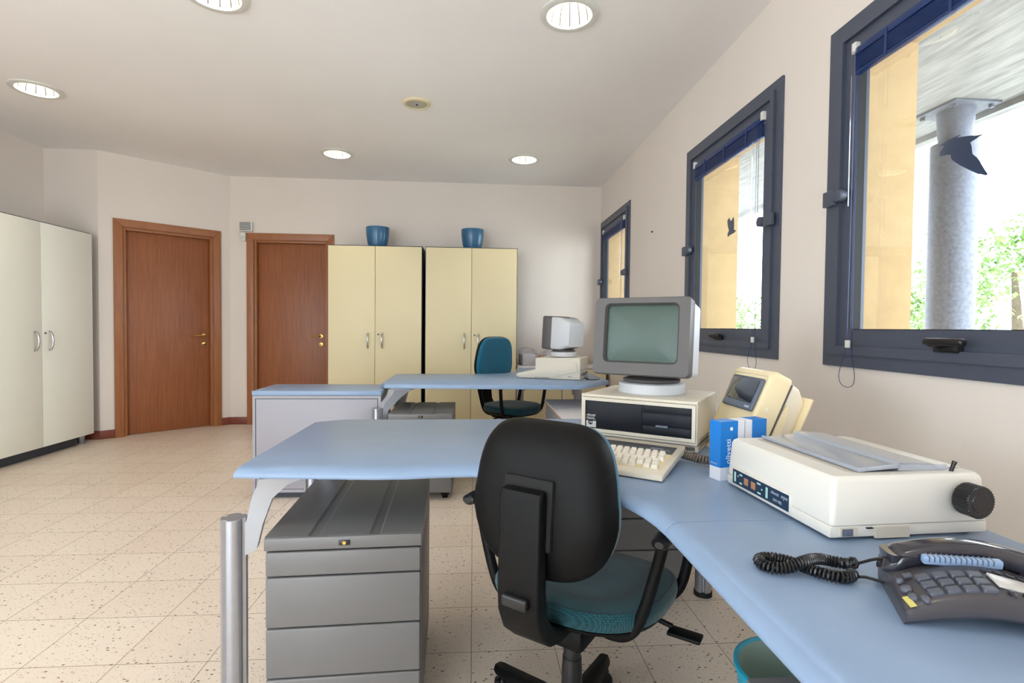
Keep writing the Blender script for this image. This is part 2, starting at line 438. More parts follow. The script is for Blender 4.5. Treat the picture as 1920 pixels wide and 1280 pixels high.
one(MB().box(FX0+.06, YF-.075, FZ0+.06, FX1-.06, YF-.069, FZ1-.06), 'pane', GLASS, parent=t)

t = thing('window_5', 'unseen strip window in the left wall, added for daylight', 'window', (0, 0, 0)); struct(t)
m = MB(); ringx(m, LY0, LZ0, LY1, LZ1, .06, XL-.1, XL-.03)
for k in (1, 2): m.box(XL-.1, LY0+k*(LY1-LY0)/3-.03, LZ0+.06, XL-.03, LY0+k*(LY1-LY0)/3+.03, LZ1-.06)
m.build('frame', ANTH, t)
one(MB().box(XL-.07, LY0+.05, LZ0+.05, XL-.064, LY1-.05, LZ1-.05), 'pane', GLASS, parent=t)

# baseboards
BBH, BBT = .085, .012
struct(one(MB().box(-2.80, YB-BBT, 0, D2U-.075, YB, BBH, .002), 'baseboard_back', SKIRT))
struct(one(MB().box(D2U+DW+.075, YB-BBT, 0, XR, YB, BBH, .002), 'baseboard_rear', SKIRT))
struct(one(MB().box(0, -BBT, 0, D1U-.075, 0, BBH, .002).box(D1U+DW+.075, -BBT, 0, AL, 0, BBH, .002), 'baseboard_slanted', SKIRT, loc=(A0.x, A0.y, 0), rot=(0, 0, AANG)))
struct(one(MB().box(XL, A0.y-BBT, 0, A0.x, A0.y, BBH, .002), 'baseboard_return', SKIRT))
struct(one(MB().box(XL, YF, 0, XL+BBT, A0.y-.03, BBH, .002), 'baseboard_left', SKIRT))
struct(one(MB().box(XR-BBT, YF, 0, XR, YB-.02, BBH, .002), 'baseboard_right', SKIRT))

# doors
def door(name, label, loc, rz):
    t = thing(name, label, 'door', loc, rz); struct(t)
    tw = .078
    # three-sided architrave, projecting in front of the wall, plus lining of the opening
    m = MB()
    m.prism([(-tw, 0), (0, 0), (0, DH), (-tw, DH+tw)], -.018, .002, 'xz', bev=.004)
    m.prism([(DW, 0), (DW+tw, 0), (DW+tw, DH+tw), (DW, DH)], -.018, .002, 'xz', bev=.004)
    m.prism([(0, DH), (DW, DH), (DW+tw, DH+tw), (-tw, DH+tw)], -.018, .002, 'xz', bev=.004)
    m.build('door_casing', TRIMW, t)
    m = MB()
    m.box(0, .0, 0, .028, .138, DH, .002); m.box(DW-.028, 0, 0, DW, .138, DH, .002); m.box(.028, 0, DH-.028, DW-.028, .138, DH, .002)
    m.build('door_lining', TRIMW, t)
    d = MB().box(.030, .05, .003, DW-.030, .094, DH-.030, .002).build('door_leaf', WOOD, t)
    h = MB()
    hx = DW-.085; hz = 1.03
    h.cyl((hx, .05, hz), (hx, .041, hz), .026, n=24, bev=.003)
    h.cyl((hx, .044, hz), (hx, -.005, hz), .009, n=12)
    h.tube(smooth([(hx, -.005, hz), (hx-.012, -.014, hz), (hx-.05, -.016, hz+.004), (hx-.115, -.012, hz-.002)]), .009, 10)
    h.build('door_handle', BRASS, d)
    k = MB().cyl((hx, .05, hz-.095), (hx, .042, hz-.095), .025, n=24, bev=.003)
    k.box(hx-.003, .0405, hz-.108, hx+.003, .043, hz-.088, mi=1)
    k.build('keyhole_plate', [BRASS, BLACK], d)
door('door_1', 'plain mahogany door in the slanted wall beside the tall cabinet at left', (A0.x+math.cos(AANG)*D1U, A0.y+math.sin(AANG)*D1U, 0), AANG)
door('door_2', 'plain mahogany door in the back wall, half hidden by a cream cupboard', (D2U, YB, 0), 0)

# windows -------------------------------------------------------------
def window(i, yf, label, wand_far, bird, handle_y):
    y1, y0 = yf, yf-WW
    t = thing('window_%d' % i, label, 'window', (0, 0, 0)); struct(t)
    m = MB(); ringx(m, y0, WZ0, y1, WZ1, .055, XR-.012, XR+.075); m.build('frame', ANTH, t)
    m = MB(); ringx(m, y0+.057, WZ0+.05, y1-.057, WZ1-.045, .036, XR-.024, XR+.045)
    ringx(m, y0+.093, WZ0+.086, y1-.093, WZ1-.081, .066, XR-.008, XR+.045)
    sash = m.build('sash', ANTH, t)
    m = MB(); ringx(m, y0+.155, WZ0+.148, y1-.155, WZ1-.143, .007, XR-.004, XR+.03); m.build('gasket', GASK, sash)
    one(MB().box(XR+.014, y0+.152, WZ0+.145, XR+.020, y1-.152, WZ1-.14), 'pane', GLASS, parent=t)
    # side catches
    for yy, zz in ((y1-.088, 1.705), (y0+.088, 1.715)):
        s = 1 if yy > (y0+y1)/2 else -1
        m = MB().box(XR-.05, yy-.032+s*.03, zz-.032, XR-.022, yy+.032+s*.03, zz+.032, .004)
        m.cyl((XR-.022, yy-s*.03, zz), (XR-.056, yy-s*.03, zz), .026, n=20, bev=.004)
        m.build('side_catch', ANTH, t)
    # lever handle on the bottom rail
    hy = handle_y
    m = MB().box(XR-.032, hy-.045, 1.085, XR-.006, hy+.045, 1.118, .006)
    m.cyl((XR-.03, hy+.022, 1.108), (XR-.06, hy+.022, 1.118), .014, n=14)
    m.box(XR-.072, hy-.095, 1.108, XR-.046, hy+.045, 1.132, .009, 3)
    m.build('window_handle', BLACKS, t)
    # bird sticker on the outside of the pane is a thing of its own
    return y0, y1
window(1, WINS[0], 'nearest dark framed window beside the phone and printer', True, None, 1.565)
window(2, WINS[1], 'dark framed window behind the beige computer', False, None, 3.14)
window(3, WINS[2], 'farthest dark framed window by the back wall', False, None, 5.66)

def blind(label, yf, wand_y, cord_y, pull_y, loopz, group):
    y1, y0 = yf-.16, yf-WW+.16
    t = thing('venetian_blind', label, 'blind', (XR-.012, (y0+y1)/2, 2.27), 0, group)
    L = (y1-y0)/2
    one(MB().box(-.012, -L, -.022, .014, L, .006, .003), 'headrail', BLIND, parent=t)
    m = MB()
    for k in range(14): m.box(-.011, -L+.004, -.030-.0042*k, .013, L-.004, -.0278-.0042*k)
    m.build('slat_stack', BLIND, t)
    one(MB().box(-.012, -L+.003, -.099, .014, L-.003, -.087, .003), 'bottom_rail', BLIND, parent=t)
    for s in (-.62, 0, .62):
        m = MB().box(-.014, s*L-.006, -.102, -.0125, s*L+.006, -.004); m.build('ladder_tape', BLIND, t)
        m = MB().box(-.016, s*L-.009, -.106, .002, s*L+.009, -.096, .002); m.build('tape_clip', CLEAR, t)
    for s in (-1, 1):
        m = MB().box(-.016, s*L-.012, -.014, .015, s*L+.012, .03, .003); m.build('end_bracket', WHITEP, t)
    cy = (y0+y1)/2
    one(MB().cyl((-.026, wand_y-cy, -.015), (-.026, wand_y-cy, -.62), .006, n=8), 'tilt_wand', CLEAR, parent=t)
    def rel(z): return z-2.27
    zc = rel(loopz)
    loop = smooth([(-.028, cord_y-cy, -.01), (-.03, cord_y-cy+.004, rel(1.3)), (-.03, cord_y-cy+.006, rel(1.08)), (-.03, pull_y-cy+.034, zc+.09), (-.03, pull_y-cy+.05, zc+.04), (-.03, pull_y-cy+.035, zc+.005),
                   (-.03, pull_y-cy, zc-.004), (-.03, pull_y-cy-.035, zc+.005), (-.03, pull_y-cy-.045, zc+.04), (-.03, pull_y-cy-.03, zc+.10), (-.03, cord_y-cy-.02, rel(1.10)), (-.028, cord_y-cy-.018, -.01)], 3)
    one(MB().tube(loop, .0013, 5), 'pull_cord', BLIND, parent=t)
    one(MB().box(-.036, cord_y-cy-.004-.006, rel(1.085), -.025, cord_y-cy+.016-.006, rel(1.115), .002), 'cord_stop', WHITEP, parent=t)
    return t
G = 'raised venetian blinds on the windows'
blind('navy raised blind on the nearest window beside the phone', WINS[0], 2.0, 1.985, 1.985, .93, G)
blind('navy raised blind on the middle window behind the computer', WINS[1], 2.74, 2.70, 2.70, .945, G)
blind('navy raised blind on the farthest window by the back wall', WINS[2], 5.29, 5.25, 5.25, .94, G)

def bird(label, P):
    m = MB().prism(P, XR+.0205, XR+.0215, 'yz')
    return tag(m.build('bird_sticker', BIRD), label, 'sticker', 'bird silhouettes on the window panes')
bird('large dark bird sticker on the pane of the nearest window', [(1.665, 1.773), (1.643, 1.767), (1.654, 1.759), (1.661, 1.748), (1.66, 1.737), (1.637, 1.735), (1.619, 1.731), (1.618, 1.719), (1.609, 1.707), (1.585, 1.686), (1.556, 1.664), (1.525, 1.642), (1.497, 1.628), (1.492, 1.631), (1.504, 1.651), (1.518, 1.676), (1.529, 1.693), (1.541, 1.705), (1.544, 1.709), (1.547, 1.731), (1.552, 1.747), (1.533, 1.752), (1.506, 1.757), (1.532, 1.762), (1.559, 1.77), (1.588, 1.776), (1.601, 1.779), (1.585, 1.783), (1.603, 1.784), (1.63, 1.782), (1.651, 1.778)])
bird('small dark bird sticker on the pane of the middle window', [(3.112, 1.837), (3.099, 1.819), (3.086, 1.807), (3.076, 1.818), (3.057, 1.829), (3.05, 1.809), (3.05, 1.749), (3.023, 1.744), (3.042, 1.733), (3.08, 1.729), (3.108, 1.726), (3.123, 1.717), (3.13, 1.738), (3.112, 1.757), (3.129, 1.791), (3.134, 1.822)])

# ------------------------------------------------------------------ outside the windows
struct(one(MB().box(XO, -8, -.3, 40, 40, -.15), 'ground', GROUND))
struct(one(MB().box(XO, -6, 3.0, 4.30, 26, 3.3).box(4.24, -6, 2.95, 4.34, 26, 3.3), 'canopy_soffit', SOFFIT))
t = thing('steel_column', 'round grey steel column holding up the concrete canopy outside', 'column', (3.98, 4.12, -.15))
m = MB().cyl((0, 0, 0), (0, 0, 2.86), .165, n=40); m.build('shaft', STEELC, t)
m = MB().cyl((0, 0, 2.84), (0, 0, 3.13), .11, .13, n=32); m.build('neck', STEELC, t)
m = MB().box(-.2, -.2, 3.13, .2, .2, 3.15, .002)
for sx in (-1, 1):
    for sy in (-1, 1): m.cyl((sx*.155, sy*.155, 3.13), (sx*.155, sy*.155, 3.105), .018, n=8)
m.build('head_plate', STEELC, t)
def tree(label, x, y, h, r, n, seed):
    rnd = random.Random(seed)
    t = thing('tree', label, 'tree', (x, y, -.15), 0, 'trees outside the windows')
    one(MB().tube([(0, 0, 0), (.05, .02, h*.35), (-.04, .05, h*.7)], [.12, .09, .04], 8), 'trunk', BARK, parent=t)
    bm = bmesh.new()
    cl = []
    for _ in range(26):
        a = rnd.uniform(0, 2*PI); q = rnd.uniform(.15, 1)**.5*r; cl.append((q*math.cos(a), q*math.sin(a), h*rnd.uniform(.25, 1), rnd.uniform(.3, .55)*r))
    for _ in range(n):
        cx, cy, cz, cr = rnd.choice(cl)
        d = Vector((rnd.gauss(0, 1), rnd.gauss(0, 1), rnd.gauss(0, 1))).normalized()*cr*rnd.uniform(.5, 1)
        p = Vector((cx, cy, cz))+d; s = rnd.uniform(.05, .10)
        q = Matrix.Rotation(rnd.uniform(0, 2*PI), 3, 'Z') @ Matrix.Rotation(rnd.uniform(-.9, .9), 3, 'X')
        vs = [bm.verts.new(p+q @ Vector(v)*s) for v in ((0, -1, 0), (.5, -.1, .12), (0, 1, 0), (-.5, -.1, .12))]
        bm.faces.new(vs)
    me = bpy.data.meshes.new('foliage'); bm.to_mesh(me); bm.free(); me.materials.append(LEAF)
    o = bpy.data.objects.new('foliage', me); COL.objects.link(o); o.parent = t
tree('leafy green tree to the right of the column outside', 9.6, 8.6, 3.4, 1.5, 5200, 1)
tree('leafy green tree seen just left of the column outside', 9.6, 11.9, 2.3, 1.15, 3000, 2)
tree('leafy green tree seen low through the middle window', 8.2, 15.5, 2.2, 1.3, 2400, 3)

# ------------------------------------------------------------------ ceiling fittings
def downlight(x, y, label, lit=True):
    t = thing('recessed_downlight', label, 'ceiling light', (x, y, ZC), 0, 'recessed ceiling downlights')
    n = 48
    def ring(r, z): return [(r*math.cos(2*PI*k/n), r*math.sin(2*PI*k/n), z) for k in range(n)]
    one(MB().loft([ring(.124, .004), ring(.124, -.010), ring(.150, -.012), ring(.162, -.006), ring(.162, .0005), ring(.124, .004)], cap=False), 'trim_ring', RING, parent=t)
    # faceted reflector, open below
    bm = bmesh.new(); nf = 14; prof = [(.126, -.008), (.124, .03), (.108, .09), (.082, .135), (.07, .145)]
    rows = []
    for r, z in prof:
        row = []
        for k in range(nf*4):
            ph = (0, .10, .38, .70)[k % 4]; a = 2*PI*(k//4+ph)/nf
            row.append(bm.verts.new(((r+.006*(abs(ph-.5)*2-.5))*math.cos(a), (r+.006*(abs(ph-.5)*2-.5))*math.sin(a), z)))
        rows.append(row)
    for a, b in zip(rows, rows[1:]):
        for k in range(nf*4):
            f = bm.faces.new((a[k], b[k], b[(k+1) % (nf*4)], a[(k+1) % (nf*4)])); f.smooth = True; f.material_index = 1 if k % 4 == 0 else 0
    me = bpy.data.meshes.new('reflector'); bm.to_mesh(me); bm.free(); me.materials.append(REFL)
    me.materials.append(SEAM)
    o = bpy.data.objects.new('reflector', me); COL.objects.link(o); o.parent = t
    one(MB().cyl((0, 0, .14), (0, 0, .15), .085, n=32), 'lamp_housing', WHITEP, parent=t)
    one(MB().lathe([(.012, .14), (.030, .135), (.036, .11), (.030, .085), (.012, .075)], 20), 'lamp', LAMPM, parent=t)
    ld = bpy.data.lights.new('downlight_lamp', 'AREA'); ld.shape = 'DISK'; ld.size = .12; ld.energy = LAMP_W; ld.color = (1, .86, .64)
    lo = bpy.data.objects.new('downlight_lamp', ld); COL.objects.link(lo); lo.parent = t; lo.location = (0, 0, .128)
LAMP_W = 5.0
LL = ['lit downlight at the back, over the left cream cupboard', 'lit downlight at the back, over the right cream cupboard', 'large lit downlight overhead, nearest to the window wall',
      'lit downlight cut by the top edge, left of the large one', 'lit downlight at far left above the left cabinet']
for k, (x, y) in enumerate(LIGHTS):
    downlight(x, y, LL[k] if k < 5 else 'lit downlight behind the viewer, row %s' % ('near the windows', 'in the middle', 'along the left wall', 'in the middle at the rear', 'along the left wall at the rear')[k-5])
t = thing('ceiling_speaker', 'round cream ceiling disc with grey grille between the lamps', 'speaker', (-.443, 4.088, ZC))
m = MB().lathe([(.078, -.004), (.082, -.016), (.098, -.014), (.106, 0), (.078, 0)], 40, cap=False); m.build('outer_ring', SPKR, t)
one(MB().lathe([(.0, -.0135), (.05, -.013), (.080, -.010), (.080, -.001), (0, -.001)], 40, cap=False), 'grille', MESHG, parent=t)
one(MB().cyl((0, 0, -.0125), (0, 0, -.0165), .008, n=10), 'centre_screw', BLACK, parent=t)

# alarm sounder and detector above the second door
t = thing('alarm_sounder', 'grey grilled alarm sounder high on the back wall by the door', 'alarm', (-2.61, YB, 2.28))
m = MB().box(-.078, -.045, -.055, .072, 0, .055, .008); m.build('housing', WHITEP, t)
m = MB()
for k in range(6): m.box(-.064, -.05, -.042+k*.0155, .058, -.044, -.033+k*.0155, .001)
m.build('grille', GRILL, t)
t = thing('motion_detector', 'small white detector on the wall under the alarm sounder', 'detector', (-2.648, YB, 2.165))
m = MB().box(-.032, -.038, -.052, .032, 0, .052, .012, 3); m.build('housing', WHITEP, t)
m = MB().lathe([(.016, -.012), (.02, -.004), (.02, .004), (.012, .014)], 16, T(0, -.036, -.012, PI/2)); m.build('lens', LGREY, t)
tag(one(MB().cyl((XR+.001, 4.42, 1.985), (XR-.012, 4.42, 1.985), .004, n=8).cyl((XR-.011, 4.42, 1.985), (XR-.014, 4.42, 1.985), .008, n=10), 'wall_screw', BLACK), 'tiny dark screw left in the wall between the far and middle windows', 'screw')

# ------------------------------------------------------------------ cupboards
def cupboard(name, label, loc, rz, w, d, h, z0, doormat, group, plinth=True, gap=.004):
    t = thing(name, label, 'cupboard', loc, rz, group)
    m = MB()
    m.box(0, 0, z0, .016, d, h, .001); m.box(w-.016, 0, z0, w, d, h, .001); m.box(.016, 0, h-.016, w-.016, d, h, .001); m.box(.016, 0, z0, w-.016, d, z0+.016, .001); m.box(.016, d-.01, z0+.016, w-.016, d, h-.016)
    m.box(.016, .02, z0+.016, w-.016, .024, h-.016)
    m.build('carcass', EDGE, t)
    m = MB().box(.02, .035, 0, w-(.16 if plinth == 'short' else .02), d-.02, z0, .002); m.build('plinth', EDGE, t)
    if plinth == 'short':
        one(MB().lathe([(.024, 0), (.026, .004), (.034, z0)], 20, T(w-.07, .06, 0)), 'foot', ALU, parent=t)
    for s in (0, 1):
        x0, x1 = (.007, w/2-gap/2) if s == 0 else (w/2+gap/2, w-.007)
        dd = MB().box(x0, -.019, z0+.006, x1, -.001, h-.010, .0015).build('door', doormat, t)
        hx = w/2+(-.075 if s == 0 else .075); zc = 1.0
        P = smooth([(hx, -.02, zc-.082), (hx, -.034, zc-.080), (hx, -.052, zc-.045), (hx, -.056, zc), (hx, -.052, zc+.045), (hx, -.034, zc+.080), (hx, -.02, zc+.082)], 2)
        one(MB().tube(P, .0075, 10, flat=.7), 'handle', STEEL, parent=dd)
        if s == 1:
            k = MB().cyl((hx-.04, -.018, zc+.066), (hx-.04, -.024, zc+.066), .010, n=16, bev=.002); k.box(hx-.0415, -.0245, zc+.061, hx-.0385, -.0235, zc+.071)
            k.build('lock', GRILL, dd)
    return t
cupboard('storage_cupboard', 'tall cream two-door cupboard overlapping the door, left of the back pair', (-1.556, 5.75, 0), 0, 1.0, .45, 2.02, .07, CREAM, 'cream cupboards along the back wall')
cupboard('storage_cupboard', 'tall cream two-door cupboard right of the back pair, behind the far chair', (-.524, 5.75, 0), 0, 1.0, .45, 2.02, .07, CREAM, 'cream cupboards along the back wall')
cupboard('storage_cupboard', 'tall ivory two-door cupboard against the left wall', (-3.70, 4.16, 0), PI/2, 1.217, .46, 2.022, .08, CREAM2, None, 'short')

# low cupboard behind the far desk
t = thing('low_cupboard', 'low cream cupboard with white top behind the far desk', 'cupboard', (.49, 5.78, 0))
m = MB().box(0, .0, .07, .018, .42, .70).box(.98, 0, .07, .998, .42, .70).box(.018, .02, .07, .98, .42, .70); m.build('carcass', EDGE, t)
one(MB().box(-.004, -.02, .70, 1.002, .42, .73, .002), 'top', WHITEL, parent=t)
for s in (0, 1):
    one(MB().box(.004+s*.499, -.02, .076, .4955+s*.499, -.001, .694, .0015), 'door', CREAM, parent=t)
one(MB().box(.02, .03, 0, .98, .4, .07), 'plinth', EDGE, parent=t)

def pack(label, x, y, z, w, d, h, rz, core=None, seed=0):
    core = WHITEL
    rnd = random.Random(seed)
    t = thing('wrapped_package', label, 'package', (x, y, z), rz)
    m = MB().box(-w/2+.02, -d/2+.02, .002, w/2-.02, d/2-.02, h*.62, .004); m.build('contents', core or WHITEL, t)
    bm = bmesh.new(); bmesh.ops.create_cube(bm, size=1); bmesh.ops.subdivide_edges(bm, edges=list(bm.edges), cuts=7, use_grid_fill=True)
    for v in bm.verts:
        v.co = Vector((v.co.x*w, v.co.y*d, (v.co.z+.5)*h*(1-.18*abs(v.co.x*2)**2)))
        if v.co.z > .004: v.co += Vector((rnd.uniform(-1, 1), rnd.uniform(-1, 1), rnd.uniform(-1.4, .6)))*.012
        else: v.co.z = .001
    me = bpy.data.meshes.new('plastic_wrap'); bm.to_mesh(me); bm.free(); me.materials.append(WRAP)
    o = bpy.data.objects.new('plastic_wrap', me); COL.objects.link(o); o.parent = t
pack('crumpled clear plastic pack left of the brown carton', .615, 5.96, .73, .19, .26, .20, .1, GREYL, 3)
pack('flat clear-wrapped pack behind the far monitor, right of the carton', .955, 6.02, .73, .27, .22, .19, -.05, WHITEL, 5)
tag(one(MB().box(-.035, -.05, 0, .035, .05, .11, .002), 'small_carton', PAPER, loc=(.768, 5.85, .73)), 'small brown carton standing between the two wrapped packs', 'carton')
tag(one(MB().lathe([(.018, -.09), (.052, -.09), (.055, -.085), (.055, .085), (.052, .09), (.018, .09), (.018, -.09)], 24, T(0, 0, .055, PI/2, 0, .5), cap=False), 'paper_roll', TAN, loc=(1.22, 5.9, .73)), 'tan roll lying on the low cupboard behind the far monitor', 'roll')

# pots
def pot():
    prof = [(.0, .0), (.086, .0), (.096, .004), (.112, .06), (.124, .14), (.1275, .20), (.1265, .222), (.121, .222), (.117, .20), (.112, .13), (.09, .02), (.0, .02)]
    return MB().lathe(prof, 48, cap=False)
tag(one(pot(), 'plant_pot', POTB, loc=(-1.065, 5.93, 2.021)), 'blue glazed empty pot on top of the left back cupboard', 'pot', 'blue pots on the cupboards')
tag(one(pot(), 'plant_pot', POTB, loc=(-.018, 5.93, 2.021)), 'blue glazed empty pot on top of the right back cupboard', 'pot', 'blue pots on the cupboards')

# grey side cabinet with blue top
t = thing('side_cabinet', 'low grey back-panelled cabinet with blue top beside the far desk', 'cabinet', (-1.445, 3.55, 0))
W, D = .83, .42
m = MB(); m.box(0, 0, .045, .018, D, .688); m.box(W-.018, 0, .045, W, D, .688); m.box(.018, 0, .045, W-.018, D, .065); m.box(.018, 0, .67, W-.018, D, .688); m.build('carcass', GREYL, t)
m = MB().box(.022, .001, .068, W-.022, .012, .666, .001); m.build('back_panel', GREYL, t)
m = MB().box(.0185, .006, .066, W-.0185, .016, .669); m.build('shadow_joint', NAVY, t)
m = MB().box(-.003, -.003, .69, W+.003, D+.003, .72, .002); m.build('top', BLUET, t)
m = MB().box(.03, .04, 0, W-.03, D-.03, .045); m.build('plinth', EDGE, t)

# pedestals
def pedestal(label, loc, rz, h=.58, dep=.54):
    t = thing('drawer_pedestal', label, 'drawer unit', loc, rz, 'grey drawer pedestals under the desks')
    w = .42; zb = .05
    m = MB()
    m.box(0, .012, zb, w, dep, h-.035, .003)
    # pressed top with two ribbed channels
    xs = [0, .112, .117, .139, .144, .276, .281, .303, .308, w]
    zs = [0, 0, -.005, -.005, 0, 0, -.005, -.005, 0, 0]
    rings = []
    prof = [(x, h+z) for x, z in zip(xs, zs)]+[(w, h-.036), (0, h-.036)]
    m.prism(prof, .0, dep, 'xz', bev=0)
    m.build('body', GREYM, t)
    m = MB().box(0, -.010, h-.036, w, .004, h-.001, .004, 3); m.build('top_rail', GREYM, t)
    zz = h-.0405
    for k, dh in enumerate((.070, .141, .139, .135)):
        d = MB().box(.004, -.008, zz-dh+.004, w-.004, .012, zz, .004, 3).build('drawer', GREYM, t); zz -= dh
    m = MB().box(.196, -.0125, h-.025, .226, -.008, h-.011, .001); m.cyl((.211, -.012, h-.018), (.211, -.0145, h-.018), .005, n=12, mi=1); m.build('lock', [BLACKS, BRASS], t)
    for cx in (.05, w-.05):
        for cy in (.06, dep-.05):
            m = MB().box(cx-.026, cy-.02, .03, cx+.026, cy+.02, .052); m.cyl((cx-.018, cy+.008, .025), (cx+.018, cy+.008, .025), .025, n=18, bev=.003)
            m.build('caster', BLACK, t)
    return t
pedestal('grey four-drawer pedestal under the near desk, left of the black chair', (-.558, 1.446, 0), R(2.5))
pedestal('grey drawer pedestal under the left end of the far desk', (-.553, 3.47, 0), 0)
pedestal('grey drawer pedestal half hidden beyond the near chair', (.530, 2.21, 0), 0, .58, .42)
t = thing('drawer_pedestal', 'grey pedestal top just seen beside the turquoise bin', 'drawer unit', (.452, .278, 0), 0, 'grey drawer pedestals under the desks')
m = MB().box(0, 0, .05, .42, .53, .545, .003).box(0, -.01, .545, .42, .54, .58, .004); m.build('body', GREYM, t)
for k in range(3): one(MB().box(-.008, .004, .06+k*.16, .002, .526, .21+k*.16, .003), 'drawer', GREYM, parent=t)

# low white unit under the far desk
t = thing('low_table_unit', 'low white-topped unit with raw board edge by the far chair', 'cabinet', (.572, 3.0, 0))
m = MB().box(0.01, 0, 0, .52, 1.14, .558); m.build('body', GREYL, t)
m = MB().box(.0, -.005, .56, .53, 1.15, .582, .001); m.build('top', WHITEL, t)
m = MB().box(-.0015, -.004, .5585, .001, 1.149, .5665); m.build('board_edge', CHIP, t)

# ------------------------------------------------------------------ desks
ZT = .755
def desktop(P, ds, name, parent, zt=ZT, th=.031):
    """P CCW plan outline at the widest (lower) line; ds = how far the edge rolls in, per edge"""
    rings = []
    for f, dz in ((.35, -th), (.06, -th+.001), (0, -th+.006), (.02, -th+.011), (.12, -.0135), (.38, -.0055), (.7, -.0013), (1., 0)):
        rings.append([(x, y, zt+dz) for x, y in inset(P, [d*f for d in ds])])
    return one(MB().loft(rings), name, BLUET, parent=parent, sharp=.9)
def post(px, py, zt, parent, ax, sgn=1):
    m = MB()
    n = 40; P = []
    for k in range(n):
        a = 2*PI*k/n; r = .035
        for g in (-2.0, -.35, 1.2, 2.75):
            dlt = abs((a-g+PI) % (2*PI)-PI)
            if dlt < .16: r = .027
        P.append((px+r*math.cos(a), py+r*math.sin(a)))
    m.prism(P, .012, zt, bev=.0015, seg=1)
    m.cyl((px, py, 0), (px, py, .02), .038, n=32, mi=1)
    m.build('leg_post', [ALU, RUBBER], parent)
    # cast arm from the post up to the underside of the top
    dx, dy = ax
    L = math.hypot(dx, dy); ux, uy = dx/L, dy/L; nx, ny = -uy, ux
    prof = [(.032, zt-.105, .040), (.032+.030, zt-.09, .04), (.032+.046, zt-.02, .042), (L*.62, .665, .05), (L*.86, .703, .06), (L+.03, ZT-.031, .07)]
    top = [(.032, zt-.012), (.032+.004, zt-.008), (.032+.012, zt+.03), (L*.32, .680), (L*.38, .70), (L*.42, ZT-.031)]
    rings = []
    for (a, z, w), (b, z2) in zip(prof, top):
        rings.append([(px+ux*a+nx*w/2, py+uy*a+ny*w/2, z), (px+ux*a-nx*w/2, py+uy*a-ny*w/2, z), (px+ux*b-nx*w/2, py+uy*b-ny*w/2, z2), (px+ux*b+nx*w/2, py+uy*b+ny*w/2, z2)])
    m = MB().loft(rings); m.build('leg_arm', CASTG, parent, sharp=.9)

t = thing('office_desk', 'near blue-grey corner desk carrying the computer, printer and phone', 'desk', (0, 0, 0))
front = [(-0.6635, 1.5), (-0.4227, 1.481), (-0.2757, 1.468), (-0.1838, 1.469), (-0.1011, 1.48), (0, 1.486), (0.07352, 1.47), (0.1562, 1.429), (0.2297, 1.376), (0.2895, 1.319), (0.3354, 1.264), (0.3658, 1.208), (0.3841, 1.149), (0.3933, 1.094), (0.397, 1.044)]
P = front+[(1.0385, 1.044), (1.0385, 2.19), (.96, 2.27), (-.551, 2.27), (-.657, 2.205)]
ds = [.0533]*5+[.046]*3+[.0423]*6+[.0008, .006, .006, .006, .006, .012]
desktop(P, ds, 'corner_top', t)
P = [(.397, .20), (1.0385, .20), (1.0385, 1.0425), (.397, 1.0425)]
desktop(P, [.006, .006, .0008, .0423], 'extension_top', t)
post(-.668, 1.515, .612, t, (.165, .03))
post(1.005, 2.185, .64, t, (-.06, -.08))
post(-.63, 2.12, .612, t, (.17, -.03))
post(.98, .30, .64, t, (-.06, .08))

t = thing('office_desk', 'far blue-grey corner desk carrying the turned computer', 'desk', (0, 0, 0))
P = [(-0.6433, 3.731), (-0.6102, 3.662), (0.04595, 3.625), (0.7536, 3.601), (1.038, 3.933), (1.038, 5.165), (0.4227, 5.165), (0.4135, 4.917), (0.3676, 4.733), (0.2573, 4.567), (0.0919, 4.503), (-0.5514, 4.489), (-0.6479, 4.439)]
desktop(P, [.0055, .0055, .0055, .0055, .0055, .0055, .028, .028, .03, .03, .03, .012, .006], 'corner_top', t)
post(-.630, 3.500, .612, t, (.19, .20))
post(-.62, 4.38, .612, t, (.17, -.03))
post(.46, 5.10, .64, t, (.06, -.06))
post(.96, 4.75, .64, t, (-.06, -.06))

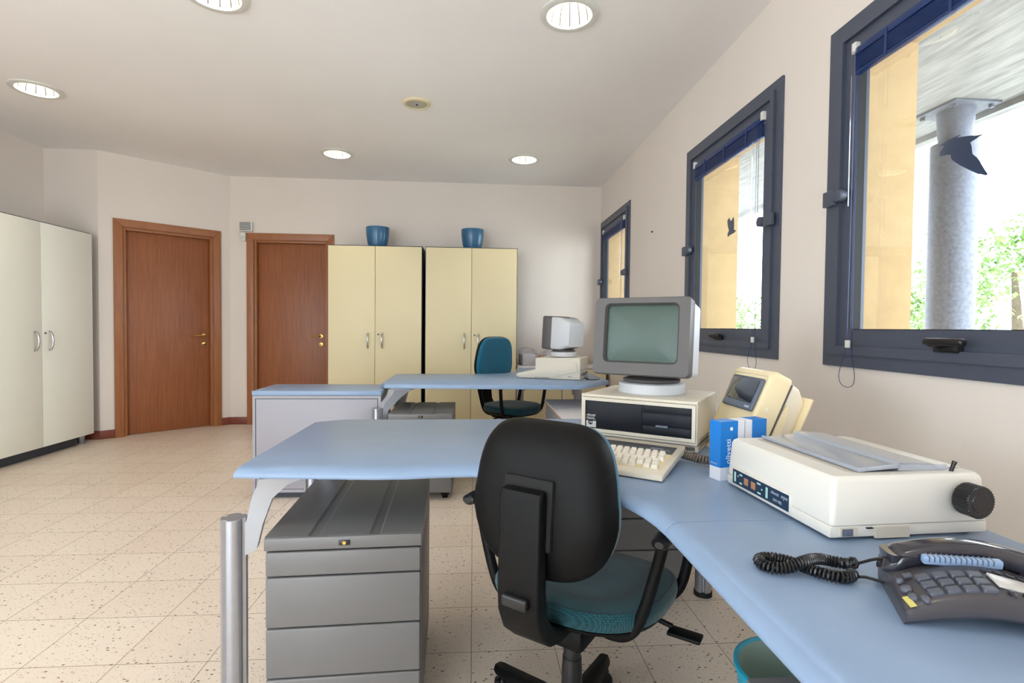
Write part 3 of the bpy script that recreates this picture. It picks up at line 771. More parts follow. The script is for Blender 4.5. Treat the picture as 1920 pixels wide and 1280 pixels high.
# ------------------------------------------------------------------ office chairs
def chair(label, loc, rz, seat_z, back_c, back_h, tilt, base_rot, group=None):
    """origin on the floor under the column, facing +y"""
    t = thing('office_chair', label, 'chair', loc, rz, group)
    # seat cushion and underside shell
    def out(f, n=48, a=.247, b=.222, cy=.065):
        P = []
        for k in range(n):
            th = 2*PI*k/n; c, s = math.cos(th), math.sin(th); e = 2/2.6
            x = abs(c)**e*(1 if c > 0 else -1)*a; y = abs(s)**e*(1 if s > 0 else -1)*b
            x *= 1+.05*(y/b)
            P.append((x*f, y*f+cy))
        return P
    def seat_ring(f, z, dome=0.):
        return [(x, y, z-(.028*max(0, (y-.16)/.13)**2)+dome*(1-f)) for x, y in out(f)]
    m = MB().loft([seat_ring(.94, seat_z-.052), seat_ring(.985, seat_z-.046), seat_ring(1.0, seat_z-.030), seat_ring(.995, seat_z-.016), seat_ring(.965, seat_z-.004), seat_ring(.90, seat_z), seat_ring(.6, seat_z-.004), seat_ring(.2, seat_z-.008)])
    m.build('seat', TEAL, t)
    m = MB().loft([seat_ring(.55, seat_z-.088), seat_ring(.80, seat_z-.080), seat_ring(.95, seat_z-.060), seat_ring(.975, seat_z-.050), seat_ring(.93, seat_z-.047)])
    m.build('seat_shell', BLACK, t)
    m = MB().box(-.08, -.11, seat_z-.135, .08, .12, seat_z-.075, .014, 3); m.build('tilt_mechanism', BLACK, t)
    # column and star base
    m = MB().cyl((0, 0, .085), (0, 0, .215), .030, .028, 24).cyl((0, 0, .213), (0, 0, .25), .0285, .026, 24).cyl((0, 0, .25), (0, 0, seat_z-.12), .024, n=24)
    m.build('gas_column', BLACKS, t)
    m = MB().lathe([(.0, .06), (.045, .06), (.052, .075), (.050, .105), (.040, .122), (0, .122)], 28, cap=False); m.build('hub', BLACK, t)
    for k in range(5):
        a = base_rot+2*PI*k/5
        X = Matrix.Rotation(a, 4, 'Z')
        rings = []
        for r, w, z0, z1 in ((.03, .034, .062, .118), (.12, .030, .066, .112), (.23, .025, .07, .098), (.285, .022, .07, .092), (.302, .015, .072, .088)):
            rings.append([(r, -w, z0), (r, w, z0), (r, w*.98, z1-.012), (r, w*.6, z1), (r, -w*.6, z1), (r, -w*.98, z1-.012)])
        lg = MB(X).loft(rings).build('base_leg', BLACK, t, sharp=.9)
        m = MB(X @ T(.278, 0, 0, 0, 0, .7))
        for s in (-1, 1): m.cyl((s*.006, 0, .026), (s*.024, 0, .026), .026, n=20, bev=.004)
        m.cyl((0, 0, .03), (0, 0, .074), .007, n=10); m.box(-.006, -.02, .026, .006, .012, .05, .003)
        m.build('caster', BLACKS, lg)
    # backrest : upright local frame (x, depth, z) tilted about x
    B = T(0, back_c[0], back_c[1], tilt)
    a0, b0 = .197+.5*max(0, back_h-.196), back_h
    def bout(f, n=56):
        P = []
        for k in range(n):
            th = 2*PI*k/n; c, s = math.cos(th), math.sin(th)
            e = 2/4.6 if s > 0 else 2/2.5
            x = abs(c)**(e)*(1 if c > 0 else -1); z = abs(s)**(e)*(1 if s > 0 else -1)
            w = 1-.14*max(0, z+.15)**1.4-.04*max(0, -z-.2)
            P.append((x*w*a0*f, z*b0*f))
        return P
    def bring(f, y): return [(x, y+.42*x*x-.012*math.cos(z/b0*1.4)*0+.03*(z/b0)**2*.6, z) for x, z in bout(f)]
    m = MB(B).loft([bring(.2, -.045), bring(.62, -.043), bring(.86, -.034), bring(.955, -.016), bring(1., .006), bring(1.0, .014), bring(.97, .018)])
    m.build('back_shell', BLACK, t)
    m = MB(B).loft([bring(.95, .014), bring(.985, .022), bring(.985, .036), bring(.955, .050), bring(.88, .058), bring(.6, .060), bring(.2, .060)])
    m.build('backrest_cushion', TEALB, t)
    # spine plate behind the back with recess, curved in under the seat
    zt = back_c[1]+.045; zb = seat_z-.035; y0 = back_c[0]-.062
    prof = [(y0+.004, zt), (y0-.018, zt-.004), (y0-.024, zt-.02), (y0-.030, zb+.12), (y0-.026, zb+.06), (y0-.004, zb+.01), (y0+.04, zb-.028), (y0+.09, zb-.042), (-.03, zb-.045), (-.03, zb-.014), (y0+.10, zb-.01), (y0+.055, zb+.01), (y0+.022, zb+.05), (y0+.012, zb+.12), (y0+.010, zt-.01)]
    m = MB().prism([(p[0], p[1]) for p in prof], -.056, .056, 'yz', bev=.008, seg=3)
    m.build('spine_plate', BLACK, t, sharp=.9)
    m = MB(B).box(-.066, -.052, -.10, .066, -.038, .062, .006); m.build('spine_socket', RUBBER, t)
    m = MB().box(-.034, y0-.046, zb+.085, .034, y0-.022, zb+.112, .006, 3); m.build('back_lever', BLACKS, t)
    m = MB().tube([(.10, .10, seat_z-.095), (.20, .10, seat_z-.098), (.245, .10, seat_z-.105)], .007, 8).box(.235, .078, seat_z-.122, .32, .122, seat_z-.112, .003, X=T(0, 0, 0)); m.build('height_lever', BLACK, t)
    # armrests
    for s in (-1, 1):
        m = MB()
        rear = smooth([(s*.09, -.03, seat_z-.098), (s*.15, -.055, seat_z-.088), (s*.195, -.068, seat_z-.06), (s*.222, -.070, seat_z+.0), (s*.256, -.072, seat_z+.13), (s*.270, -.075, seat_z+.19)], 2)
        fr = smooth([(s*.09, .12, seat_z-.098), (s*.18, .17, seat_z-.088), (s*.225, .195, seat_z-.065), (s*.247, .205, seat_z-.02), (s*.268, .212, seat_z+.12), (s*.271, .214, seat_z+.19)], 2)
        m.tube(rear, .0145, 14).tube(fr, .0145, 14)
        ar = m.build('armrest', BLACK, t)
        rings = []
        for y, w, h in ((-.125, .010, .008), (-.118, .020, .014), (-.08, .024, .017), (.05, .025, .016), (.20, .024, .016), (.252, .019, .013), (.26, .010, .008)):
            rings.append([(s*.273+w*math.cos(2*PI*k/14), y, seat_z+.196+h*math.sin(2*PI*k/14)) for k in range(14)])
        MB().loft(rings).build('arm_pad', BLACKS, ar)
    return t
chair('black-backed office chair with teal seat in front of the near desk', (.278, 1.405, 0), R(-37), .468, (-.200, .737), .191, R(-5), R(95))
chair('teal-backed office chair behind the far desk, facing the room', (.295, 4.60, 0), R(-140), .49, (-.205, .845), .228, R(-5), R(20))

# ------------------------------------------------------------------ near computer
MODEL = .919          # the desk-top machines are drawn larger and brought to their true size
PCX, PCY, PCR = 0.7067, 1.6, R(-35)
W, D, H = .432, .37, .182
t = thing('desktop_computer', 'beige desktop computer case under the near monitor', 'computer', (PCX, PCY, ZT), PCR, None, MODEL)
# origin: front right bottom; x to the right (negative = into the case), y = depth
m = MB().box(-W, .012, .028, 0, D, H, .007, 3)
m.prism([(-W, .004), (0, .004), (0, .024), (-W, .024)], .018, D-.01, 'xz')
m.build('case', BEIGE, t)
m = MB(); ringy(m, -W+.006, .040, -.006, H-.012, .012, 0, .02); m.box(-W, .004, .028, 0, .02, .0375, .003); m.box(-W, .004, H-.0115, 0, .02, H, .004)
m.box(-W, .006, .03, -W+.006, .02, H-.004, .002); m.box(-.006, .006, .03, 0, .02, H-.004, .002)
m.build('front_bezel', BEIGE, t)
fp = MB().box(-W+.017, .0055, .051, -.017, .014, H-.023, .001).build('front_panel', NAVY, t)
m = MB()
m.box(-.196, .0035, .052, -.1945, .0058, H-.024); m.box(-.19, .003, .086, -.021, .0058, .128, .001); m.box(-.19, .0022, .0545, -.021, .0058, .083, .001); m.box(-.19, .0035, .131, -.021, .0058, H-.026, .001)
m.box(-.188, .001, .0835, -.023, .004, .0858)
m.build('floppy_drive', NAVY, t)
one(MB().box(-.142, -.006, .0815, -.098, .003, .0895, .002), 'drive_latch', BEZEL, parent=t)
Mx = T(-W+.022, .005, .056, PI/2)
tx = [('olivetti', .0125, 0, .042, 1.05), ('PERSONAL', .0058, 0, .0345, 1.2), ('COMPUTER', .0058, 0, .029, 1.2)]
text('logo_lettering', tx, WHITEINK, fp, Mx)
m = MB()
for k in range(9):
    hgt = .024 if k not in (2, 3, 4, 5) else (.009 if k in (3, 4) else .012)
    m.box(-W+.022+k*.0045, .0043, .056, -W+.0248+k*.0045, .0056, .056+hgt)
m.build('logo_bars', WHITEINK, fp)
text('model_lettering', [('M24', .011, .0115, .0145, 1.)], WHITEINK, fp, Mx)
m = MB()
for k in range(58): m.box(-W+.03+k*.0068, .0155, .008, -W+.0335+k*.0068, .019, .021)
m.build('vent_slots', NAVY, t)
m = MB()
for k in range(5): m.box(-.001, .035+k*.004, .012+k*.0075, .0012, D-.03, .0145+k*.0075)
m.build('side_grooves', BEIGE2, t)

# monitor on its swivel foot
def monitor(label, loc, rz, w, h, deep, tilt, foot_r, foot_h, front_m, rear_m, screen_m, group, split=.07):
    """origin at the middle of the foot's underside; front faces -y"""
    t = thing('crt_monitor', label, 'monitor', loc, rz, group, MODEL)
    m = MB().lathe([(foot_r*.98, 0), (foot_r, .004), (foot_r*.985, foot_h*.72), (foot_r*.93, foot_h*.8), (foot_r*.6, foot_h*.8)], 44)
    m.build('swivel_foot', LGREY, t)
    m = MB().lathe([(foot_r*.62, foot_h*.79), (foot_r*.84, foot_h*.86), (foot_r*.86, foot_h*1.05), (foot_r*.6, foot_h*1.25), (foot_r*.3, foot_h*1.3)], 40)
    m.build('tilt_collar', BEIGE2, t)
    yf = -deep*.52
    B = T(0, 0, foot_h*1.12, -tilt)
    def rr(w_, h_, y, zc, r=.014): return [(x, y, z+zc) for x, z in rrect(w_, h_, r, 4)]
    zc = h/2
    m = MB(B)
    m.loft([rr(w*.985, h*.975, yf, zc, .014), rr(w, h, yf+.008, zc, .016), rr(w*.985, h, yf+split, zc, .018), rr(w*.975, h*.985, yf+split+.002, zc, .018), rr(w*.9, h*.9, yf+split+.004, zc, .018)], capend=1)
    # bezel ring toward the tube
    sw, sh = w*.735, h*.72
    zs = zc+.012
    m.loft([rr(w*.985, h*.975, yf, zc, .014), rr(sw+.014, sh+.014, yf+.001, zs, .02), rr(sw, sh, yf+.016, zs, .016)], cap=False)
    fb = m.build('front_bezel', front_m, t)
    # bulged screen
    rings = []
    for f in (1., .9, .8, .7, .6, .5, .4, .3, .2, .1, .03):
        rings.append([(x*f, yf+.007+.008*f*f*((x/sw*2)**2+(z/sh*2)**2), z*f+zs) for x, z in rrect(sw+.004, sh+.004, .016, 8)])
    MB(B).loft(rings, capend=1).build('screen', screen_m, fb)
    m = MB(B).loft([rr(w*.97, h*.965, yf+split+.003, zc, .018), rr(w*.965, h*.95, yf+split+.10*(deep/.3), zc-.001, .02), rr(w*.86, h*.80, yf+split+.155*(deep/.3), zc-.004, .03), rr(w*.78, h*.72, yf+deep, zc-.006, .03)])
    rh = m.build('rear_housing', rear_m, t)
    m = MB(B)
    for k in range(9): m.box(-w*.3, yf+split+.03+k*.009, h*.981, w*.3, yf+split+.034+k*.009, h*.985)
    m.build('top_vents', BEIGE2, rh)
    return t
dx, dy = -W/2*MODEL, (D/2+.012)*MODEL
cx = PCX+dx*math.cos(PCR)-dy*math.sin(PCR); cy = PCY+dx*math.sin(PCR)+dy*math.cos(PCR)
monitor('grey-fronted tube monitor on top of the near beige computer', (cx, cy, ZT+H*MODEL+.0005), R(-35), .362, .292, .345, R(6.2), .128, .052, BEIGE2, LGREY, SCREEN, None)

# keyboard
t = thing('keyboard', 'ivory-keyed keyboard in front of the near computer', 'keyboard', (0.4889, 1.31, ZT), R(-35), None, MODEL)
W, D = .475, .285
zf, zr = .020, .052
sl = math.atan2(zr-zf, D)
m = MB().prism([(0, .004), (0, zf-.004), (.005, zf), (D-.006, zr), (D, zr-.005), (D, zr-.022), (.02, .003)], -W, 0, 'yz', bev=.0025)
m.build('case', BEIGE, t, sharp=.9)
for fx in (-.03, -W+.03): one(MB().box(fx-.012, D-.055, 0, fx+.012, D-.035, .032, .003), 'rear_foot', BLACKS, parent=t)
K = T(0, 0, zf, sl)
one(MB(K).box(-W+.016, .038, -.004, -.018, .176, .0012), 'key_bed', KEYBED, parent=t)
one(MB(K).box(-W+.016, .180, -.003, -.018, .250, .0016, .001), 'label_strip', mat('smoke_grey_strip', (78, 80, 84), .4), parent=t)
text('lettering', [('olivetti', .013, 0, .012, 1.1), ('PERSONAL COMPUTER', .006, 0, .003, 1.)], PALEINK, t, K @ T(-.095, .205, .0018))
def keycap(w, d=.0195):
    a, b = w/2-.0008, d/2-.0008
    m = MB().loft([[(x, y, z) for x, y in rrect(2*q, 2*r_, .002, 2, 0, o_)] for q, r_, z, o_ in ((a, b, 0, 0), (a*.985, b*.98, .003, 0), (a*.78, b*.74, .0105, .001), (a*.70, b*.66, .0115, .001))])
    return m
first = {}
rnd = random.Random(4)
rows = [(.050, 17), (.0735, 18), (.097, 18), (.1205, 18), (.144, 18), (.166, 10)]
for ri, (yy, n) in enumerate(rows):
    for k in range(n):
        x = -.036-k*.0228-(ri % 3)*.004
        if x < -W+.03: continue
        if ri == 0 and k in (5, 6, 7, 8, 11, 12, 2): continue
        if ri == 5: x -= .0
        key = 'std'
        if key not in first:
            o = keycap(.0215, .0205).build('key', KEYW, t); first[key] = o
        else:
            o = first[key].copy(); COL.objects.link(o); o.parent = t
        o.matrix_local = K @ T(x, yy, .0012)
hp = smooth([(-.03, D-.01, .03), (.02, D-.02, .022), (.06, D-.03, .020), (.12, D-.015, .019), (.19, D+.01, .019), (.25, D+.05, .019)], 2)
one(MB().tube(helix([Vector(p) for p in hp], .0105, .0085, 10), .0042, 6), 'coiled_cable', COILB, parent=t)

# ------------------------------------------------------------------ ribbon box
t = thing('ribbon_box', 'blue and white cardboard box behind the printer', 'box', (0.6479, 1.321, ZT), R(18.2), None, MODEL)
W, D, H = .174, .042, .169
m = MB().box(0, 0, 0, W, D, H, .0008, 1); m.build('carton', BOXW, t)
m = MB(); m.box(-.0008, -.0008, .038, .063, D+.0004, H+.0004); m.build('blue_sleeve', BOXB, t)
m = MB(); m.box(.118, -.0008, .03, W+.0006, D+.0004, H+.0004); m.build('blue_band', BOXB, t)
one(MB().box(.0895, -.0006, .002, .0903, .0002, H+.0003), 'card_seam', BEIGE2, parent=t)
text('side_lettering', [('olivetti', .025, 0, 0, 1.05)], WHITEINK, t, T(.036, -.0013, .046, PI/2, 0, 0) @ Matrix.Rotation(PI/2, 4, 'Z'))
text('end_lettering', [('olivetti', .010, 0, 0, 1.)], PALEINK, t, T(-.0013, D-.003, .044, PI/2, 0, -PI/2))
one(MB().box(.034, -.0014, .143, .043, -.0006, .152), 'small_emblem', WHITEINK, parent=t)

# ------------------------------------------------------------------ dot matrix printer
t = thing('dot_matrix_printer', 'ivory dot matrix printer with clear lid and black knob', 'printer', (0.6736, 0.9282, ZT), R(2.9), None, MODEL)
W, D, H = .365, .405, .131
ti = .012
def ring4(i, z, r=.010): return [(x, y, z) for x, y in rrect(W-2*i, D-2*i, r, 4, W/2, D/2)]
m = MB().loft([ring4(.004, .030), ring4(.0015, .033), ring4(.006, H-.012, .012), ring4(.009, H-.004, .012), ring4(.014, H, .012)], capend=0)
# top deck with an opening
ox0, ox1, oy0, oy1 = .068, .265, .040, D-.030
op = [(x, y, H) for x, y in rrect(ox1-ox0, oy1-oy0, .008, 4, (ox0+ox1)/2, (oy0+oy1)/2)]
m.loft([ring4(.014, H, .012), op], cap=False)
m.loft([op, [(x, y, H-.035) for x, y, z in op]], capend=1)
m.build('upper_case', PRN, t)
m = MB()
m.box(.0, .004, .006, W, D-.004, .030, .003)
low = m.build('lower_case', PRN, t)
for fx in (.03, W-.03):
    for fy in (.03, D-.03): one(MB().cyl((fx, fy, 0), (fx, fy, .008), .010, n=14), 'foot', RUBBER, parent=t)
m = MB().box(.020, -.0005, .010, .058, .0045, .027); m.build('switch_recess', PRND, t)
m = MB().box(.024, -.0012, .0105, .048, .003, .0255); m.box(.028, -.003, .012, .042, .0, .024, .001); m.build('power_switch', [BEZEL], t)
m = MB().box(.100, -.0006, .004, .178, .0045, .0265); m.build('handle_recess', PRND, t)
m = MB().box(.080, -.001, .0245, .094, .0045, .0262); m.box(W-.03, -.001, .036, W-.018, .003, .0375); m.build('case_slots', BLACK, t)
# platen and carriage inside the opening
m = MB().cyl((.205, oy0+.004, H-.022), (.205, oy1-.004, H-.022), .016, n=24); m.build('platen', BEZEL, t)
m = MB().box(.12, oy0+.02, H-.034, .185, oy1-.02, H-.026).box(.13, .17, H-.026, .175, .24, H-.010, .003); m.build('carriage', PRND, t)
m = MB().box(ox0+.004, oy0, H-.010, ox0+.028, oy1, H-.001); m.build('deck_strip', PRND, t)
# clear lids, sky reflection put in as a bluish-white haze
B = T(ox0+.018, 0, H+.002, 0, R(-4))
m = MB(B).box(0, oy0-.004, 0, .100, oy1+.004, .0035, .001).box(0, oy0-.004, -.001, .008, oy1+.004, .007, .001).box(0, oy0-.006, -.001, .10, oy0-.001, .008, .001)
m.build('front_lid', LIDHAZE, t)
B = T(ox0+.112, 0, H+.008, 0, R(2))
m = MB(B).prism([(0, 0), (.006, .012), (.09, .009), (.125, -.008), (.123, -.010), (.088, .006), (.008, .009), (.002, 0)], oy0-.002, oy1+.006, 'xz').box(.004, oy0-.004, -.006, .12, oy0-.001, .008)
m.build('rear_lid', LIDHAZE, t)
m = MB().box(ox1+.012, .05, H+.0005, W-.02, D-.04, H+.004, .002); m.build('paper_guide', PRN, t)
m = MB().tube([(.302, .030, H-.004), (.305, .028, H+.010), (.309, .027, H+.022)], [.004, .004, .0048], 10); m.build('release_lever', BLACKS, t)
# ribbed platen knob on the side facing the viewer
kx, kz = .297, .085
m = MB().cyl((kx, .004, kz), (kx, -.008, kz), .012, n=20)
P = []
n = 144
for k in range(n):
    a = 2*PI*k/n; r = .0335 if k % 4 in (0, 1) else .0318
    P.append((kx+r*math.cos(a), kz+r*math.sin(a)))
m.prism(P, -.042, -.008, 'xz', bev=.0012, seg=1)
m.cyl((kx, -.0418, kz), (kx, -.0432, kz), .0215, .020, n=32)
m.build('platen_knob', BLACKS, t, sharp=.5)
# control panel on the left long side
pb = MB().box(-.0035, .125, .012, .004, D-.035, .058, .002).build('panel_surround', PRN, t)
cp = MB().box(-.0045, .130, .016, -.002, D-.040, .054).build('control_panel', PANELB, t)
for yy in (.300, .268): one(MB().box(-.0065, yy-.009, .026, -.004, yy+.009, .044, .001), 'panel_button', COPPER, parent=cp)
m = MB()
for yy, z0, z1 in ((.353, .022, .048), (.212, .022, .048)): m.box(-.0052, yy-.004, z0, -.0044, yy+.004, z1)
for k, (yy, zz, w_) in enumerate(((.325, .046, .012), (.325, .024, .012), (.245, .047, .015), (.243, .024, .014), (.232, .036, .004), (.338, .040, .003))): m.box(-.0052, yy-w_/2, zz-.002, -.0044, yy+w_/2, zz+.002)
m.build('panel_symbols', MINT, cp)
text('panel_lettering', [('olivetti', .011, 0, .016, 1.), ('ope', .014, .0385, .016, 1.15), ('DM 98S', .010, .009, 0, 1.)], PALEINK, cp, T(-.0047, .196, .024, PI/2, 0, -PI/2))

# ------------------------------------------------------------------ leaning badge terminal
t = thing('wall_terminal', 'cream terminal with small screen leaning back behind the blue box', 'terminal', (0.8014, 1.654, ZT), 0, None, MODEL)
B = T(0, 0, .004, 0, R(23.4))        # x = depth away from the face, y = width, z = up the face
m = MB(B)
def tp(x, i, z0, z1, r=.02): return [(x, y, z) for y, z in rrect(.262-2*i, (z1-z0)-2*i, r, 5, 0, (z0+z1)/2)]
m.loft([tp(.004, .010, .02, .315), tp(.0, .0135, .02, .312), tp(.006, .004, .01, .318), tp(.02, .0, .006, .322), tp(.072, .0, .006, .318), tp(.076, .004, .010, .312)])
m.build('front_housing', CLOCK, t)
m = MB(B).loft([tp(.077, .008, .01, .314), tp(.079, .006, .01, .314), tp(.115, .008, .01, .308), tp(.155, .024, .012, .296)]); m.build('rear_housing', CLOCKW, t)
m = MB(B).box(.156, -.135, .0, .166, .135, .285, .004); m.build('back_plate', CLOCK, t)
m = MB(B).box(-.006, -.103, .166, .004, .103, .284, .008, 3); bz = m.build('display_bezel', BEZEL, t)
m = MB(B).box(-.0075, -.086, .192, -.005, .086, .277, .002); m.build('display', DISPG, bz)
m = MB(B).box(-.0068, -.085, .175, -.0058, -.055, .182); m.build('small_mark', PALEINK, bz)
m = MB(B).cyl((.03, -.131, .19), (.03, -.134, .19), .006, n=14); m.build('side_plug', CLOCKW, t)
# reader slot with curved finger scoop on the side facing the viewer
m = MB(B).prism(smooth([(.082, .03), (.078, .17), (.084, .235), (.100, .225), (.106, .16), (.108, .03)], 2), -.1335, -.128, 'xz'); m.build('card_slot', CLOCK, t)
m = MB(B).box(.0735, -.1325, .02, .0785, -.1285, .30); m.build('slot_gap', BEIGE2, t)
m = MB().prism([(-.005, 0), (.17, 0), (.15, .05), (.06, .05)], -.10, .10, 'xz', bev=.003); m.build('stand', CLOCK, t)

# ------------------------------------------------------------------ telephone
t = thing('desk_telephone', 'charcoal corded desk telephone at the right edge', 'telephone', (0.5845, 0.6571, ZT), R(-16), None, MODEL)
W, D = .24, .158
def arch(x): return .028*math.sin(PI*min(max(x/W, 0), 1))
def aslope(x): return -math.atan(.028*PI/W*math.cos(PI*x/W))
def deck(x, y): return .026+.17*y+arch(x)
SLP = math.atan(.17)
def on_deck(x, y, dz=0.): return T(x, y, deck(x, y)+dz) @ Matrix.Rotation(aslope(x), 4, 'Y') @ Matrix.Rotation(SLP, 4, 'X')
m = MB()
xs = [0, .002, .006]+[W*k/16 for k in range(1, 16)]+[W-.006, W-.002, W]
rings = []
for i, x in enumerate(xs):
    a_ = arch(x); b_ = a_*.72
    e = .007 if i in (0, len(xs)-1) else .002 if i in (1, len(xs)-2) else 0
    P = [(.004, b_), (-.002, .006+b_), (-.001, .018+a_), (.006, .0262+a_-e), (.03, .026+.17*.03+a_-e), (.07, .026+.17*.07+a_-e), (.086, .0395+a_-e), (.092, .036+a_-e), (.128, .040+a_-e), (.140, .052+a_-e), (.152, .051+a_-e), (.157, .046+a_-e), (.158, .01+b_), (.152, b_)]
    rings.append([(x+.2*y*(1-x/W), y, z) for y, z in P])
m.loft(rings); m.build('body', PHONE, t, sharp=.7)
kmesh = None
for r_ in range(3):
    for c_ in range(4):
        x = .047+c_*.0228; y = .0175+r_*.017
        if kmesh is None:
            o = MB().loft([[(a, b, z) for a, b in rrect(w_, d_, .002, 2)] for w_, d_, z in ((.0185, .0128, -.001), (.018, .0122, .003), (.0165, .0108, .0042))]).build('number_key', KEYG, t); kmesh = o
        else:
            o = kmesh.copy(); COL.objects.link(o); o.parent = t
        o.matrix_local = on_deck(x, y)
o = MB().box(-.006, -.004, -.001, .006, .004, .0035, .001).build('function_key', KEYG, t); o.matrix_local = on_deck(.031, .062)
for x, y, a_, b_ in ((.0175, .0545, .0055, .005), (.0175, .036, .008, .008), (.0178, .0175, .0058, .0085), (.0300, .0085, .0055, .0085)):
    o = MB().lathe([(1, -.001), (.97, .002), (.8, .0036), (.4, .0046), (.05, .005)], 20, Matrix.Diagonal((a_, b_, 1, 1))).build('round_key', KEYG, t); o.matrix_local = on_deck(x, y)
for k in range(5):
    o = MB().box(-.006, -.0038, -.001, .006, .0038, .003, .001).build('memory_key', HANDS, t); o.matrix_local = on_deck(.138+k*.0155, .066)
for k in range(4):
    o = MB().lathe([(1, -.001), (.95, .003), (.5, .0045), (.05, .0048)], 16, Matrix.Diagonal((.0042, .008, 1, 1))).build('function_key', HANDS, t); o.matrix_local = on_deck(.141+k*.0185, .013)
o = MB().box(-.038, -.016, -.002, .038, .016, .0014, .0006).build('index_card', DISPL, t); o.matrix_local = on_deck(.170, .040, .0008)
o = MB().box(-.0045, -.011, -.0005, .0045, .011, .0006).build('yellow_print', YELL, t); o.matrix_local = on_deck(.010, .010, .0002)
o = MB().box(-.0545, -.006, -.006, .0545, .006, .008, .003, 2).build('speaker_grille', SILV, t); o.matrix_local = on_deck(.116, .084, .001)
m = MB()
for k in range(13): m.box(-.048+k*.0073, -.0066, .0, -.0464+k*.0073, .0066, .0084)
m.build('grille_slots', BEZEL, o)
# handset arching over the cradle
rings = []
N = 28
for i in range(N+1):
    u = i/N; x = .020+u*.236
    a_ = math.sin(PI*u)
    zc = .050+.026*a_; hh = .017+.006*(1-a_)**2; ww = .023+.004*(1-a_)
    e = .5 if i in (0, N) else .85 if i in (1, N-1) else 1.
    zc -= .004*(1-a_)**3
    def sg(v): return math.copysign(abs(v)**.72, v)
    rings.append([(x+.006*math.sin(2*PI*k/20)*(1-a_), .118+ww*e*sg(math.cos(2*PI*k/20)), zc+hh*e*sg(math.sin(2*PI*k/20))) for k in range(20)])
m = MB().loft(rings)
hs = m.build('handset', HANDS, t)
for x in (.044, .224): one(MB().loft([[(a, b, z+arch(x)*.7) for a, b in rrect(w_, d_, .008, 4, x, .116)] for w_, d_, z in ((.038, .036, .036), (.044, .044, .046), (.046, .046, .056))]), 'ear_cup', HANDS, parent=hs)
# coiled cord lying on the desk beside the telephone
path = [(-0.0098, 0.1501, 0.026), (-0.0098, 0.1647, 0.017), (-0.0194, 0.1765, 0.013), (-0.0367, 0.1788, 0.014), (-0.0543, 0.1748, 0.018), (-0.0773, 0.1536, 0.024), (-0.1016, 0.1331, 0.024), (-0.1225, 0.1261, 0.015), (-0.1478, 0.1272, 0.012), (-0.1618, 0.1398, 0.012), (-0.1642, 0.1589, 0.012), (-0.1496, 0.1735, 0.012), (-0.129, 0.1742, 0.012), (-0.1085, 0.1645, 0.012), (-0.0937, 0.1489, 0.012), (-0.0788, 0.1334, 0.012), (-0.0597, 0.1212, 0.012), (-0.0394, 0.1156, 0.012), (-0.0215, 0.1259, 0.012), (-0.0166, 0.1378, 0.013)]
path = smooth(path, 2)
h = helix(path, .0080, .0060, 10)
h = [Vector(p) for p in [(0.0232, 0.1221, 0.05), (0.0103, 0.1309, 0.042)]]+h+[Vector(p) for p in [(0.0007, 0.1282, 0.012), (0.0235, 0.1139, 0.012), (0.034, 0.1138, 0.014)]]
one(MB().tube(h, .0027, 6), 'coiled_cord', BLACKS, parent=t)

# ------------------------------------------------------------------ bin
t = thing('waste_bin', 'turquoise plastic waste bin under the near desk', 'bin', (.815, 1.235, 0))
m = MB().lathe([(.0, .002), (.108, .002), (.114, .008), (.140, .285), (.147, .290), (.147, .302), (.140, .304), (.134, .298), (.108, .012), (0, .012)], 56, cap=False)
o = m.build('shell', [TURQ, TURQI], t)
for p in o.data.polygons:
    c = p.center
    if p.normal.x*c.x+p.normal.y*c.y < -.001 and c.z < .296: p.material_index = 1

# ------------------------------------------------------------------ far computer, turned away
t = thing('desktop_computer', 'far wedge-sided computer seen from its side on the far desk', 'computer', (0.3419, 4.134, ZT), R(-23), None, MODEL)
L_, D_ = .555, .36
m = MB().prism([(.03, .004), (.0, .022), (.004, .040), (.17, .078), (.17, .172), (.18, .178), (.548, .186), (L_, .18), (L_, .004)], 0, D_, 'xz', bev=.003, seg=2); m.build('case', BEIGE, t, sharp=.5)
m = MB().prism([(.004, .022), (.006, .036), (.47, .140), (.525, .146), (.535, .072), (.29, .012), (.04, .006)], -.010, .001, 'xz', bev=.002); m.build('side_cover', BEIGE, t)
m = MB()
for k in range(14): m.box(.17+k*.009, -.0105, .010, .174+k*.009, -.0005, .018)
m.build('vent_slots', BEIGE2, t)
m = MB()
for k in range(4): m.box(L_-.0005, .05+k*.07, .03, L_+.003, .10+k*.07, .055)
m.box(L_-.0005, .04, .075, L_+.002, D_-.03, .08)
m.build('rear_sockets', BEZEL, t)
one(MB().box(.455, -.001, .022, .463, .0005, .032).box(.475, -.001, .022, .482, .0005, .032), 'small_marks', BEZEL, parent=t)
cz = ZT+.1875*MODEL
M_ = Matrix.Translation((0.3419, 4.134, 0)) @ Matrix.Rotation(R(-23), 4, 'Z')
c = M_ @ Vector((.345, .156, 0))
monitor('far tube monitor turned to show its back', (c.x, c.y, cz), R(-135), .285, .285, .26, R(3), .115, .052, BEIGE2, LGREY, SCREEN, None, .09)
tag(one(MB().tube(smooth([(0.8271, 4.154, ZT+.0036), (0.919, 4.062, ZT+.0036), (0.8547, 3.979, ZT+.0036), (0.9374, 3.952, ZT+.0036), (0.9925, 4.044, ZT+.0036)], 3), .0035, 6), 'mains_cable', BLACKS), 'thin dark cable lying on the far desk beside the computer', 'cable')

# ------------------------------------------------------------------ light and camera
w = bpy.data.worlds.new('sky'); bpy.context.scene.world = w; w.use_nodes = True
bg = w.node_tree.nodes['Background']; bg.inputs['Color'].default_value = (.84, .92, 1., 1); bg.inputs['Strength'].default_value = 10.0

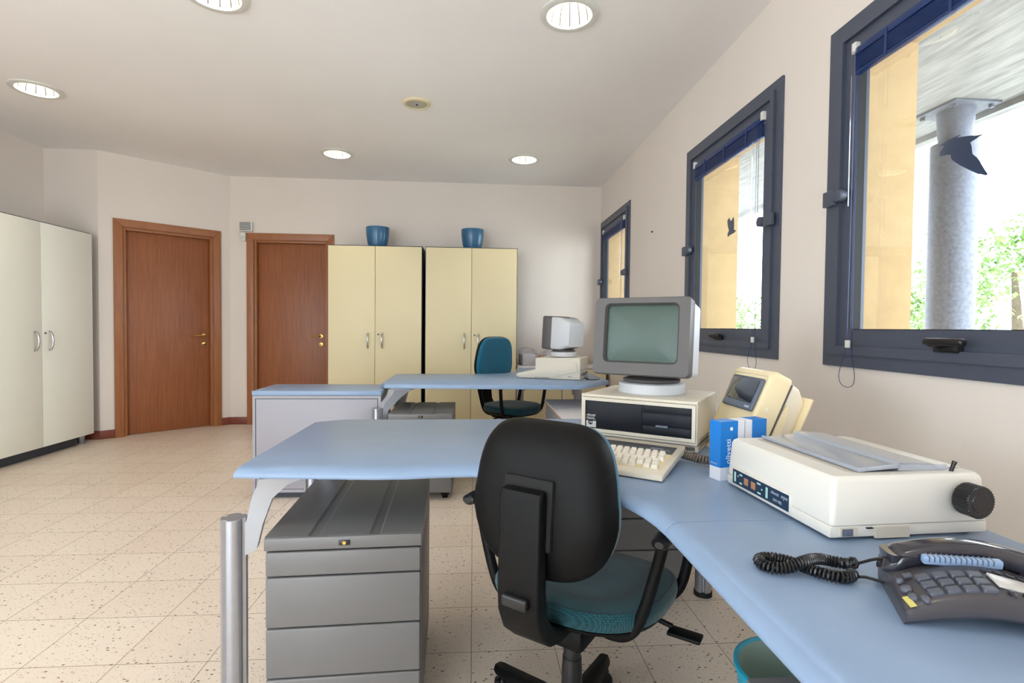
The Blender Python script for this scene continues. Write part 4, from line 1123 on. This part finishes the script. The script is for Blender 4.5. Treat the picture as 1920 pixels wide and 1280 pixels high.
cam = bpy.data.cameras.new('camera'); co = bpy.data.objects.new('camera', cam); COL.objects.link(co)
cam.sensor_width = 36; cam.lens = 983.01/1920*36; cam.clip_start = .02
yaw, pit, rol = 7.36475552e-02, 2.63505589e-02, 9.68080478e-03
f = Vector((math.sin(yaw), math.cos(yaw), 0)); r = Vector((math.cos(yaw), -math.sin(yaw), 0)); u = Vector((0, 0, 1))
f2 = f*math.cos(pit)-u*math.sin(pit); u2 = u*math.cos(pit)+f*math.sin(pit)
r3 = r*math.cos(rol)+u2*math.sin(rol); u3 = u2*math.cos(rol)-r*math.sin(rol)
co.matrix_world = Matrix(((r3.x, u3.x, -f2.x, 0), (r3.y, u3.y, -f2.y, 0), (r3.z, u3.z, -f2.z, 1.152), (0, 0, 0, 1)))
sc = bpy.context.scene; sc.camera = co
sc.view_settings.view_transform = 'Standard'; sc.view_settings.look = 'None'; sc.view_settings.exposure = 0.24; sc.view_settings.gamma = 1; sc.view_settings.use_curve_mapping = False
sc.cycles.max_bounces = 10; sc.cycles.diffuse_bounces = 5; sc.cycles.glossy_bounces = 4; sc.cycles.transparent_max_bounces = 16
sc.cycles.sample_clamp_indirect = 6; sc.cycles.use_denoising = True; sc.cycles.caustics_reflective = False; sc.cycles.caustics_refractive = False
# daylight portals in the window openings
for yf in WINS:
    ld = bpy.data.lights.new('daylight_portal', 'AREA'); ld.shape = 'RECTANGLE'; ld.size = WW-.1; ld.size_y = 1.3; ld.cycles.is_portal = True
    lo = bpy.data.objects.new('daylight_portal', ld); COL.objects.link(lo)
    lo.matrix_world = Matrix.Translation((XO-.005, yf-WW/2, (WZ0+WZ1)/2)) @ Matrix.Rotation(PI/2, 4, 'Y') @ Matrix.Rotation(PI/2, 4, 'Z')
ld = bpy.data.lights.new('daylight_portal', 'AREA'); ld.shape = 'RECTANGLE'; ld.size = FX1-FX0; ld.size_y = FZ1-FZ0; ld.cycles.is_portal = True
lo = bpy.data.objects.new('daylight_portal', ld); COL.objects.link(lo)
lo.location = ((FX0+FX1)/2, YF-.12, (FZ0+FZ1)/2); lo.rotation_euler = (PI/2, 0, 0)
ld = bpy.data.lights.new('daylight_portal', 'AREA'); ld.shape = 'RECTANGLE'; ld.size = LY1-LY0; ld.size_y = LZ1-LZ0; ld.cycles.is_portal = True
lo = bpy.data.objects.new('daylight_portal', ld); COL.objects.link(lo)
lo.matrix_world = Matrix.Translation((XL-.12, (LY0+LY1)/2, (LZ0+LZ1)/2)) @ Matrix.Rotation(-PI/2, 4, 'Y') @ Matrix.Rotation(PI/2, 4, 'Z')
